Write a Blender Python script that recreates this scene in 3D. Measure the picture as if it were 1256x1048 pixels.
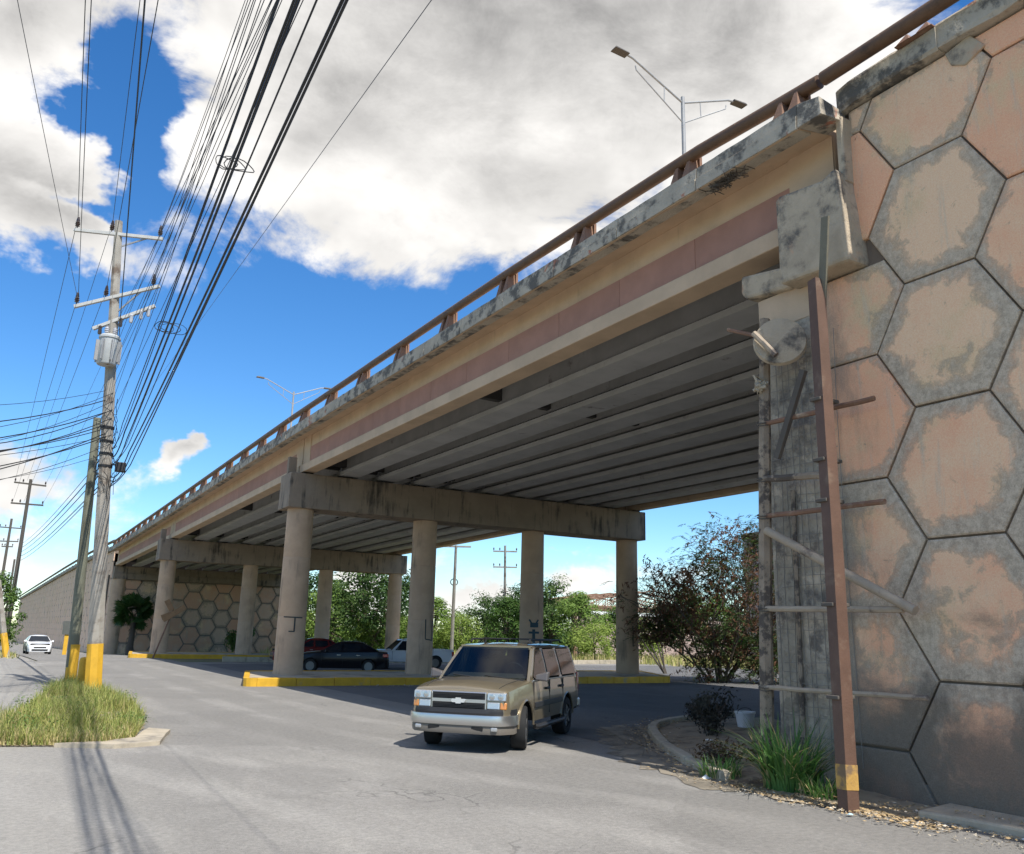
import bpy, bmesh, math, random
from mathutils import Vector, Matrix
random.seed(7)
R=math.radians
sc=bpy.context.scene
for o in list(bpy.data.objects): bpy.data.objects.remove(o)
COL=sc.collection

# ---------------------------------------------------------------- camera
YAW,PITCH,ROLL=.5296,.2370,.0237
Fv=Vector((math.sin(YAW)*math.cos(PITCH),math.cos(YAW)*math.cos(PITCH),math.sin(PITCH)))
r0=Vector((math.cos(YAW),-math.sin(YAW),0)); u0=r0.cross(Fv)
Rv=r0*math.cos(ROLL)+u0*math.sin(ROLL); Uv=u0*math.cos(ROLL)-r0*math.sin(ROLL)
cd=bpy.data.cameras.new('camera'); cam=bpy.data.objects.new('camera',cd); COL.objects.link(cam)
cd.sensor_fit='HORIZONTAL'; cd.sensor_width=36; cd.lens=36*1057.67/1256
cd.clip_start=.1; cd.clip_end=6000
M=Matrix((Rv,Uv,-Fv)).transposed().to_4x4(); M.translation=(0,0,2.0); cam.matrix_world=M
sc.camera=cam

# ---------------------------------------------------------------- world + sun
SUN=Vector((.05,-.75,1)).normalized()
world=bpy.data.worlds.new('World'); sc.world=world; world.use_nodes=True
class NT:
    def __init__(s,nt): s.nt=nt; s.n=nt.nodes; s.l=nt.links
    def new(s,t,**k):
        n=s.n.new(t)
        for a,b in k.items(): setattr(n,a,b)
        return n
    def put(s,sock,v):
        if hasattr(v,'is_output') or isinstance(v,bpy.types.NodeSocket): s.l.new(v,sock)
        elif v is not None: sock.default_value=v
    def m(s,op,a,b=None,c=None,clamp=False):
        n=s.new('ShaderNodeMath',operation=op,use_clamp=clamp)
        s.put(n.inputs[0],a)
        if b is not None: s.put(n.inputs[1],b)
        if c is not None: s.put(n.inputs[2],c)
        return n.outputs[0]
    def noise(s,vec,scale,detail=4,rough=.55,dist=0):
        n=s.new('ShaderNodeTexNoise'); s.put(n.inputs['Vector'],vec)
        n.inputs['Scale'].default_value=scale; n.inputs['Detail'].default_value=detail
        n.inputs['Roughness'].default_value=rough; n.inputs['Distortion'].default_value=dist
        return n.outputs['Fac']
    def step(s,v,a,b,lo=0.,hi=1.):
        n=s.new('ShaderNodeMapRange',interpolation_type='SMOOTHSTEP'); s.put(n.inputs[0],v)
        n.inputs[1].default_value=a; n.inputs[2].default_value=b; n.inputs[3].default_value=lo; n.inputs[4].default_value=hi
        return n.outputs[0]
    def mix(s,f,a,b,blend='MIX'):
        n=s.new('ShaderNodeMix',data_type='RGBA',blend_type=blend)
        s.put(n.inputs[0],f)
        for i,v in ((6,a),(7,b)):
            if isinstance(v,(tuple,list)): v=tuple(v)+((1,) if len(v)==3 else ())
            s.put(n.inputs[i],v)
        return n.outputs[2]
    def mapv(s,vec,scale,loc=(0,0,0)):
        n=s.new('ShaderNodeMapping'); s.put(n.inputs[0],vec); n.inputs['Scale'].default_value=scale; n.inputs['Location'].default_value=loc
        return n.outputs[0]
def build_world():
    t=NT(world.node_tree); t.n.clear()
    sky=t.new('ShaderNodeTexSky',sky_type='NISHITA'); sky.sun_disc=False
    sky.sun_elevation=math.asin(SUN.z); sky.sun_rotation=math.atan2(SUN.x,SUN.y)
    sky.altitude=200; sky.air_density=1.0; sky.dust_density=.1; sky.ozone_density=1.3
    hs=t.new('ShaderNodeHueSaturation'); hs.inputs['Saturation'].default_value=1.32; hs.inputs['Value'].default_value=1.0
    t.l.new(sky.outputs[0],hs.inputs['Color'])
    co=t.new('ShaderNodeTexCoord').outputs['Generated']
    sp=t.new('ShaderNodeSeparateXYZ'); t.l.new(co,sp.inputs[0])
    az=t.m('MULTIPLY',t.m('ARCTAN2',sp.outputs[0],sp.outputs[1]),57.2958)
    el=t.m('MULTIPLY',t.m('ARCSINE',sp.outputs[2]),57.2958); el0=el
    wz=t.mapv(co,(1,1,1.4),(7,2,4)); az=t.m('ADD',az,t.m('MULTIPLY',t.m('SUBTRACT',t.noise(wz,9.0,5,.6),.5),9.)); el=t.m('ADD',el,t.m('MULTIPLY',t.m('SUBTRACT',t.noise(t.mapv(co,(1,1,1.4),(1,9,3)),9.0,5,.6),.5),7.))
    # broad cloud masses: (azimuth, elevation, half widths, weight)
    blobs=[(27,37,15,9.5,.75),(14,31,6.5,7,.6),(44,40,15,9,.6),(29,27.5,11,4.5,.45),(0.2,25.0,4.2,3.2,.75),(-7,27,6,6,.5),(4,22,5,2.2,.55),
           (-3,33.6,4.4,2.4,.75),(8.2,11.0,2.1,1.4,1.5),(15.1,13.6,1.6,1.3,1.25),(0.5,7.8,4.5,2.4,.95),(20.7,2.9,3,1.6,.65),(28.8,3.0,2.6,1.9,.65),(34.6,3.4,2.4,1.4,.6),
           (34.4,6.2,1.7,.5,.5),(-1,3.6,6,1.6,.4),(-9,9,6,3,.3),(46,4,5,1.5,.3),
           (18,15,16,5.0,-1.1),(-1,15.5,6,3.6,-1.0),(2.6,31.6,2.2,2.6,-1.0),(4.3,28.6,1.4,3.6,-1.0),(1.0,29.4,1.9,1.0,-.7),(1.2,24.4,2.4,.6,-.65),(60,36,6,9,-.3),(48,14,16,9,-.6),(28,9,10,2.5,-.5)]
    D=None
    for a,e,sa,se,w in blobs:
        dx=t.m('MULTIPLY',t.m('SUBTRACT',az,a),1/sa); dy=t.m('MULTIPLY',t.m('SUBTRACT',el,e),1/se)
        q=t.m('MULTIPLY',t.m('EXPONENT',t.m('MULTIPLY',t.m('ADD',t.m('MULTIPLY',dx,dx),t.m('MULTIPLY',dy,dy)),-1)),w)
        D=q if D is None else t.m('ADD',D,q)
    v=t.mapv(co,(1,1,1.7)); vup=t.mapv(co,(1,1,1.7),(0,0,.075))
    n1=t.noise(v,6.0,10,.64,.35); n1u=t.noise(vup,6.0,4,.5,.35); n1b=t.noise(v,6.0,4,.5,.35); n2=t.noise(t.mapv(co,(1,1,1.6),(3,1,2)),2.6,5,.55)
    D=t.m('ADD',D,t.m('MULTIPLY',t.m('SUBTRACT',n1,.5),2.1))
    D=t.m('ADD',D,t.m('MULTIPLY',t.m('SUBTRACT',n2,.5),.75))
    D=t.m('ADD',D,t.m('MULTIPLY',t.step(el,17,42),.24))  # heavier cloud high up, added as fill light for the shaded wall
    mask=t.step(D,.04,.50)
    mask=t.m('MULTIPLY',mask,t.step(el0,-.5,1.5))
    # sunlit tops and shaded undersides of the heaps, grey where the cloud is thick
    relief=t.m('ADD',t.m('MULTIPLY',t.m('SUBTRACT',n1b,n1u),1.15),t.m('MULTIPLY',t.m('SUBTRACT',n1,.5),.28))
    n3=t.noise(t.mapv(co,(1,1,2.2),(1,5,2)),3.2,7,.6)
    thick=t.m('ADD',t.m('MULTIPLY',D,.75),t.m('MULTIPLY',t.m('SUBTRACT',n3,.5),1.3))
    br=t.m('SUBTRACT',t.m('ADD',.84,relief),t.m('MULTIPLY',t.step(thick,.30,1.35),.66))
    br=t.m('MINIMUM',t.m('MAXIMUM',br,.26),1.0)
    ccol=t.mix(br,(.12,.12,.125),(.99,.965,.93))
    b1=t.new('ShaderNodeBackground'); t.l.new(t.mix(1,hs.outputs[0],(.80,.96,1.1),'MULTIPLY'),b1.inputs[0]); b1.inputs[1].default_value=.064
    b2=t.new('ShaderNodeBackground'); t.l.new(ccol,b2.inputs[0]); b2.inputs[1].default_value=.44
    ms=t.new('ShaderNodeMixShader'); t.l.new(mask,ms.inputs[0]); t.l.new(b1.outputs[0],ms.inputs[1]); t.l.new(b2.outputs[0],ms.inputs[2])
    out=t.new('ShaderNodeOutputWorld'); t.l.new(ms.outputs[0],out.inputs[0])
build_world()
sd=bpy.data.lights.new('sun','SUN'); sd.energy=2.3; sd.angle=R(.53); sd.color=(1,.965,.90)
so=bpy.data.objects.new('sun',sd); COL.objects.link(so)
so.rotation_euler=SUN.to_track_quat('Z','Y').to_euler(); so.location=(0,0,60)
sc.view_settings.view_transform='Standard'; sc.view_settings.look='None'; sc.view_settings.gamma=1
sc.view_settings.exposure=1.42; sc.view_settings.use_curve_mapping=False
sc.render.engine='CYCLES'

# ---------------------------------------------------------------- helpers
class MB:
    def __init__(s): s.v=[]; s.f=[]; s.mi=[]; s.cm=0; s.attr=None
    def add(s,vs,fs):
        b=len(s.v); s.v+= [tuple(p) for p in vs]
        for f in fs: s.f.append([i+b for i in f]); s.mi.append(s.cm)
        return b
    def box(s,x0,x1,y0,y1,z0,z1):
        s.add([(x0,y0,z0),(x1,y0,z0),(x1,y1,z0),(x0,y1,z0),(x0,y0,z1),(x1,y0,z1),(x1,y1,z1),(x0,y1,z1)],
              [(0,3,2,1),(4,5,6,7),(0,1,5,4),(1,2,6,5),(2,3,7,6),(3,0,4,7)]); return s
    def hexa(s,p):   # 8 points like box order
        s.add(p,[(0,3,2,1),(4,5,6,7),(0,1,5,4),(1,2,6,5),(2,3,7,6),(3,0,4,7)]); return s
    def bar(s,a,b,w,h,up=(0,0,1)):
        a=Vector(a);b=Vector(b);d=(b-a).normalized();x=d.cross(Vector(up))
        if x.length<1e-3: x=d.cross(Vector((1,0,0)))
        x.normalize();y=x.cross(d);P=[]
        for q in (a,b):
            for i,j in ((-1,-1),(1,-1),(1,1),(-1,1)): P.append(q+x*i*w/2+y*j*h/2)
        s.add(P,[(0,1,2,3),(7,6,5,4),(0,4,5,1),(1,5,6,2),(2,6,7,3),(3,7,4,0)]); return s
    def tube(s,pts,rad,n=8,cap=True):
        pts=[Vector(p) for p in pts]
        if not isinstance(rad,(list,tuple)): rad=[rad]*len(pts)
        vs=[];fs=[];ref=None
        for i,p in enumerate(pts):
            d=(pts[min(i+1,len(pts)-1)]-pts[max(i-1,0)]).normalized()
            if ref is None:
                ref=d.cross(Vector((0,0,1)))
                if ref.length<.05: ref=d.cross(Vector((1,0,0)))
            x=(ref-d*ref.dot(d)).normalized(); ref=x; y=d.cross(x)
            for k in range(n):
                a=2*math.pi*k/n; vs.append(p+(x*math.cos(a)+y*math.sin(a))*rad[i])
        for i in range(len(pts)-1):
            for k in range(n): fs.append((i*n+k,i*n+(k+1)%n,(i+1)*n+(k+1)%n,(i+1)*n+k))
        if cap: fs+= [tuple(range(n))[::-1],tuple(range((len(pts)-1)*n,len(pts)*n))]
        s.add(vs,fs); return s
    def lathe(s,prof,n=24,c=(0,0,0),axis='z'):
        vs=[];fs=[]
        for r,z in prof:
            for k in range(n):
                a=2*math.pi*k/n
                p=(r*math.cos(a),r*math.sin(a),z)
                if axis=='y': p=(p[0],p[2],p[1])
                if axis=='x': p=(p[2],p[0],p[1])
                vs.append((p[0]+c[0],p[1]+c[1],p[2]+c[2]))
        m=len(prof)
        for i in range(m-1):
            for k in range(n): fs.append((i*n+k,i*n+(k+1)%n,(i+1)*n+(k+1)%n,(i+1)*n+k))
        fs+= [tuple(range(n))[::-1],tuple(range((m-1)*n,m*n))]
        s.add(vs,fs); return s
    def prism(s,poly,fn,d0,d1):   # poly 2D, fn(a,b,d)->xyz
        n=len(poly); vs=[fn(a,b,d0) for a,b in poly]+[fn(a,b,d1) for a,b in poly]
        s.add(vs,[tuple(range(n))[::-1],tuple(range(n,2*n))]+[(i,(i+1)%n,n+(i+1)%n,n+i) for i in range(n)]); return s
    def mesh(s,name,mats,smooth=None,off=Vector((0,0,0)),fix=True):
        me=bpy.data.meshes.new(name)
        me.from_pydata([(x-off[0],y-off[1],z-off[2]) for x,y,z in s.v],[],s.f)
        if not isinstance(mats,(list,tuple)): mats=[mats]
        for m in mats: me.materials.append(m)
        if len(mats)>1: me.polygons.foreach_set('material_index',s.mi)
        if fix and len(s.f)<60000:
            bm=bmesh.new(); bm.from_mesh(me); bmesh.ops.recalc_face_normals(bm,faces=bm.faces); bm.to_mesh(me); bm.free()
        if smooth is not None:
            me.polygons.foreach_set('use_smooth',[True]*len(me.polygons)); me.set_sharp_from_angle(angle=R(smooth))
        if s.attr:
            at=me.attributes.new('edge','FLOAT','POINT'); at.data.foreach_set('value',s.attr)
        me.update(); return me
    def build(s,name,mats,parent=None,smooth=None,bevel=0,fix=True,local=False):
        off=Vector((0,0,0)) if local else wl(parent)
        o=bpy.data.objects.new(name,s.mesh(name,mats,smooth,off,fix)); COL.objects.link(o)
        if parent: o.parent=parent
        if bevel:
            m=o.modifiers.new('bevel','BEVEL'); m.width=bevel; m.segments=2; m.limit_method='ANGLE'; m.angle_limit=R(40)
        return o
def wl(p):
    v=Vector((0,0,0))
    while p: v=v+p.location; p=p.parent
    return v
def thing(name,label,cat,loc=(0,0,0),rz=0,group=None):
    o=bpy.data.objects.new(name,None); COL.objects.link(o); o.location=loc; o.rotation_euler=(0,0,rz); o.empty_display_size=.2
    o['label']=label;o['category']=cat
    if group:o['group']=group
    return o
def tag(o,label,cat,group=None):
    o['label']=label;o['category']=cat
    if group:o['group']=group
    return o
def struct(o): o['kind']='structure'; return o
def stuff(o): o['kind']='stuff'; return o
def link(name,me,parent,loc=(0,0,0)):
    o=bpy.data.objects.new(name,me); COL.objects.link(o); o.parent=parent; o.location=loc; return o
def copy_tree(o,parent=None):
    c=o.copy(); COL.objects.link(c)
    if parent: c.parent=parent
    for ch in list(o.children): copy_tree(ch,c)
    return c

# ---------------------------------------------------------------- materials
MATS={}
def nmat(name,c,var=.18,scale=2.0,rough=.85,bump=.15,bscale=40,metal=0,stain=None,stain_amt=(.55,.75),stain_scale=1.2,streak=False,
         patch=None,patch_amt=(.6,.7),patch_scale=3,objvar=0,coat=0,spec=.4):
    m=bpy.data.materials.new(name); m.use_nodes=True; t=NT(m.node_tree); b=t.n['Principled BSDF']
    co=t.new('ShaderNodeTexCoord').outputs['Object']
    if objvar:
        oi=t.new('ShaderNodeObjectInfo').outputs['Random']
        vm=t.new('ShaderNodeVectorMath',operation='ADD'); t.l.new(co,vm.inputs[0]); cx=t.new('ShaderNodeCombineXYZ')
        t.l.new(t.m('MULTIPLY',oi,37.),cx.inputs[0]); t.l.new(t.m('MULTIPLY',oi,91.),cx.inputs[2]); t.l.new(cx.outputs[0],vm.inputs[1]); co=vm.outputs[0]
    n=t.noise(co,scale,7,.6)
    lo=tuple(max(0,x*(1-var)) for x in c); hi=tuple(x*(1+var) for x in c)
    col=t.mix(t.step(n,.3,.7),lo,hi)
    fine=t.noise(co,bscale,4,.6)
    col=t.mix(.35*var/.18 if var<.3 else .5,col,t.mix(fine,tuple(x*.8 for x in c),tuple(x*1.2 for x in c)))
    if patch:
        p=t.noise(co,patch_scale,6,.65,.3); col=t.mix(t.step(p,*patch_amt),col,patch)
    if stain:
        v=t.mapv(co,(1,1,.1)) if streak else co
        a=t.noise(v,stain_scale,8,.68); b2=t.noise(co,stain_scale*.35,4)
        f=t.m('ADD',a,t.m('MULTIPLY',t.m('SUBTRACT',b2,.5),.5)); col=t.mix(t.step(f,*stain_amt),col,stain)
    if objvar:
        h=t.new('ShaderNodeHueSaturation'); t.l.new(col,h.inputs['Color']); t.l.new(t.m('ADD',t.m('MULTIPLY',oi,objvar),1-objvar/2),h.inputs['Value']); col=h.outputs[0]
    t.l.new(col,b.inputs['Base Color']); b.inputs['Roughness'].default_value=rough; b.inputs['Metallic'].default_value=metal
    b.inputs['Specular IOR Level'].default_value=spec
    if coat: b.inputs['Coat Weight'].default_value=coat; b.inputs['Coat Roughness'].default_value=.04
    if bump:
        bp=t.new('ShaderNodeBump'); bp.inputs['Strength'].default_value=bump; bp.inputs['Distance'].default_value=.05
        t.l.new(t.m('ADD',fine,t.m('MULTIPLY',n,1.5)),bp.inputs['Height']); t.l.new(bp.outputs[0],b.inputs['Normal'])
    MATS[name]=m; return m
def hexmat(name,c1,c2,dirty,grey,zstain=True,c3=(.72,.52,.31)):
    m=bpy.data.materials.new(name); m.use_nodes=True; t=NT(m.node_tree); b=t.n['Principled BSDF']
    co=t.new('ShaderNodeTexCoord').outputs['Object']; ed=t.new('ShaderNodeAttribute',attribute_name='edge').outputs['Fac']
    oi=t.new('ShaderNodeObjectInfo').outputs['Random']
    n1=t.noise(co,1.3,6,.6); n2=t.noise(co,3.2,8,.68,.5); n3=t.noise(co,28,5,.6)
    tone=t.m('ADD',t.m('MULTIPLY',t.m('SUBTRACT',oi,.5),.8),n1)
    col=t.mix(t.step(tone,.25,.75),c1,c2)
    n5=t.noise(t.mapv(co,(1,1,1),(5,3,9)),.8,5,.6); n6=t.noise(co,9,8,.75)
    col=t.mix(t.step(n5,.52,.70),col,c3)
    e=t.m('ADD',t.m('MULTIPLY',ed,.72),t.m('MULTIPLY',t.m('SUBTRACT',n2,.5),1.15))
    e=t.m('ADD',e,t.m('MULTIPLY',t.m('SUBTRACT',oi,.5),.55))
    e=t.m('ADD',e,t.m('MULTIPLY',t.m('SUBTRACT',n5,.5),1.2)); e=t.m('ADD',e,t.m('MULTIPLY',t.m('SUBTRACT',n6,.5),.32))
    zz=t.new('ShaderNodeSeparateXYZ'); t.l.new(t.new('ShaderNodeNewGeometry').outputs['Position'],zz.inputs[0])
    e=t.m('ADD',e,t.m('MULTIPLY',t.m('SUBTRACT',6.6,zz.outputs[2]),.07 if zstain else 0.))
    gcol=t.mix(t.step(n6,.35,.65),tuple(x*.72 for x in grey),tuple(x*1.2 for x in grey))
    col=t.mix(t.m('MULTIPLY',t.step(e,.44,.80),.9),col,gcol)
    rim=t.m('MULTIPLY',t.step(e,.44,.58),t.step(e,.74,.60)); col=t.mix(t.m('MULTIPLY',rim,.3),col,tuple(x*.48 for x in grey))
    vp=t.new('ShaderNodeTexVoronoi'); vp.inputs['Scale'].default_value=9; t.l.new(co,vp.inputs['Vector'])
    pit=t.m('MULTIPLY',t.step(vp.outputs['Distance'],.10,.04),t.step(t.noise(co,2.0,4),.55,.65)); col=t.mix(t.m('MULTIPLY',pit,.7),col,tuple(x*.3 for x in grey))
    col=t.mix(t.m('MULTIPLY',t.step(t.noise(co,5.5,9,.75,.6),.60,.72),.55),col,tuple(x*.45 for x in grey))
    sk=t.noise(t.mapv(co,(1,1,.12)),5,6,.65)
    col=t.mix(t.m('MULTIPLY',t.step(sk,.54,.70),.5),col,tuple(x*1.25 for x in grey))
    if zstain:
        sp=t.new('ShaderNodeSeparateXYZ'); t.l.new(t.new('ShaderNodeNewGeometry').outputs['Position'],sp.inputs[0])
        gp=t.new('ShaderNodeNewGeometry').outputs['Position']
        g1=t.noise(gp,.9,7,.65,.4); z=sp.outputs[2]
        mo=t.m('SUBTRACT',t.m('MULTIPLY',g1,4.6),z)
        col=t.mix(t.m('MULTIPLY',t.step(mo,.3,1.6),.88),col,dirty)
        yb=t.m('ADD',sp.outputs[1],t.m('MULTIPLY',t.m('SUBTRACT',t.noise(t.mapv(gp,(1,1,.35)),1.6,6,.65),.5),3.2))
        col=t.mix(t.m('MULTIPLY',t.step(yb,7.7,8.9),.75),col,tuple(x*1.5 for x in dirty))
    col=t.mix(.32,col,t.mix(t.step(t.noise(co,55,6,.7),.32,.68),(.30,.29,.28),(.72,.71,.69)),'OVERLAY')
    t.l.new(col,b.inputs['Base Color']); b.inputs['Roughness'].default_value=.9; b.inputs['Specular IOR Level'].default_value=.25
    bp=t.new('ShaderNodeBump'); bp.inputs['Strength'].default_value=.35; bp.inputs['Distance'].default_value=.03
    t.l.new(t.m('ADD',t.m('MULTIPLY',n2,1.4),n3),bp.inputs['Height']); t.l.new(bp.outputs[0],b.inputs['Normal'])
    return m
def plain(name,c,rough=.5,metal=0,coat=0,spec=.5,trans=0):
    m=bpy.data.materials.new(name); m.use_nodes=True; b=m.node_tree.nodes['Principled BSDF']
    b.inputs['Base Color'].default_value=tuple(c)+(1,); b.inputs['Roughness'].default_value=rough; b.inputs['Metallic'].default_value=metal
    b.inputs['Specular IOR Level'].default_value=spec
    if coat: b.inputs['Coat Weight'].default_value=coat; b.inputs['Coat Roughness'].default_value=.03
    if trans: b.inputs['Transmission Weight'].default_value=trans
    return m
def leafmat(name,c1,c2,scale=1.5,trans=.25):
    m=bpy.data.materials.new(name); m.use_nodes=True; t=NT(m.node_tree); b=t.n['Principled BSDF']
    g=t.new('ShaderNodeNewGeometry'); oi=t.new('ShaderNodeObjectInfo').outputs['Random']
    n=t.noise(t.new('ShaderNodeTexCoord').outputs['Object'],scale,3,.6)
    ri=g.outputs['Random Per Island']
    f=t.m('ADD',t.m('MULTIPLY',n,.8),t.m('ADD',t.m('MULTIPLY',t.m('SUBTRACT',ri,.5),.4),t.m('MULTIPLY',t.m('SUBTRACT',oi,.5),.5)))
    col=t.mix(t.step(f,.15,.7),c1,c2); t.l.new(col,b.inputs['Base Color']); b.inputs['Roughness'].default_value=.6; b.inputs['Specular IOR Level'].default_value=.3
    tr=t.new('ShaderNodeBsdfTranslucent'); t.l.new(col,tr.inputs[0]); ms=t.new('ShaderNodeMixShader'); ms.inputs[0].default_value=trans
    t.l.new(b.outputs[0],ms.inputs[1]); t.l.new(tr.outputs[0],ms.inputs[2]); t.l.new(ms.outputs[0],t.n['Material Output'].inputs[0])
    return m

BEIGE=(.56,.41,.275)
m_beige=nmat('beige_painted_concrete',BEIGE,.12,1.2,.85,.1,45,stain=(.24,.19,.145),stain_amt=(.62,.85),stain_scale=2.5,streak=True)
m_col=nmat('column_paint',(.52,.365,.245),.12,1.4,.8,.1,35,stain=(.22,.165,.12),stain_amt=(.54,.78),stain_scale=2.2,streak=True)
m_cap=nmat('cap_concrete',(.29,.225,.165),.2,1.0,.88,.15,35,stain=(.07,.06,.05),stain_amt=(.50,.72),stain_scale=3,streak=True)
m_girder=nmat('grey_girder_concrete',(.42,.41,.395),.15,1.0,.85,.12,30,stain=(.15,.13,.12),stain_amt=(.6,.8),stain_scale=2)
m_deck=nmat('shade_darkened_deck',(.075,.072,.068),.15,1.0,.9,.1,30)  # darker than dirty concrete: shade between the girders put into the colour
m_redband=nmat('red_brown_band',(.41,.215,.155),.1,1.5,.8,.08,40,objvar=.14,stain=(.42,.30,.22),stain_amt=(.68,.9),stain_scale=3)
m_parapet=nmat('weathered_parapet',(.43,.375,.295),.25,1.5,.9,.4,22,stain=(.12,.11,.095),stain_amt=(.46,.62),stain_scale=2.6,patch=(.42,.18,.115),patch_amt=(.62,.67),patch_scale=1.5)
m_oldconc=nmat('old_grey_concrete',(.46,.375,.27),.22,2.0,.92,.4,25,stain=(.10,.09,.08),stain_amt=(.50,.72),stain_scale=2.2,patch=(.52,.34,.22),patch_amt=(.62,.7),patch_scale=1.6)
m_joint=nmat('dark_mortar',(.19,.15,.115),.2,2,.95,.2,30)
m_rail=nmat('rusty_brown_rail',(.12,.066,.036),.3,2.5,.55,.12,40,stain=(.045,.028,.02),stain_amt=(.55,.75),stain_scale=1.5,patch=(.27,.15,.075),patch_amt=(.62,.75),patch_scale=4)
m_rust=nmat('rust',(.22,.12,.075),.3,3,.7,.2,40,patch=(.33,.24,.17),patch_amt=(.52,.66),patch_scale=2)
m_asph=None
m_yellow=nmat('yellow_paint',(.60,.34,.025),.14,3,.6,.1,40,stain=(.33,.26,.16),stain_amt=(.56,.75),stain_scale=1.6)
m_kerb=nmat('kerb_concrete',(.42,.36,.27),.2,3,.9,.2,40,stain=(.2,.18,.15),stain_amt=(.5,.7))
m_pole=nmat('grey_pole_concrete',(.29,.265,.225),.18,2,.85,.2,40,stain=(.13,.095,.07),stain_amt=(.50,.68),stain_scale=1.6)
m_wood=nmat('weathered_wood',(.18,.165,.12),.25,2,.85,.25,50,stain=(.09,.08,.06),stain_amt=(.5,.7),stain_scale=4,streak=True)
m_postwood=nmat('peeling_painted_post',(.30,.235,.17),.3,4,.85,.3,40,stain=(.10,.08,.065),stain_amt=(.47,.58),stain_scale=5)
m_dirt=nmat('dry_dirt',(.30,.245,.17),.25,2,.95,.4,12,stain=(.14,.10,.065),stain_amt=(.5,.7),stain_scale=1.6)
m_field=nmat('field_ground',(.16,.15,.075),.3,.3,.95,.2,3,stain=(.08,.11,.03),stain_amt=(.42,.62),stain_scale=.3)
m_galv=nmat('galvanised_steel',(.30,.30,.30),.15,3,.6,.05,30,metal=.2)
m_darkpole=nmat('dark_old_wood',(.10,.085,.07),.2,2,.85,.15,30)
m_black=plain('black_cable',(.012,.012,.013),.55)
m_grey=plain('grey_wire',(.09,.095,.11),.5)
m_porc=plain('brown_porcelain',(.05,.035,.03),.25)
m_porcg=plain('grey_porcelain',(.42,.42,.44),.25)
m_alarm=nmat('painted_crossarm',(.46,.45,.42),.1,4,.6,.05,40)
m_paper=plain('white_litter',(.75,.75,.72),.8)
m_blueq=plain('pale_blue_litter',(.45,.62,.68),.7)

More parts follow.
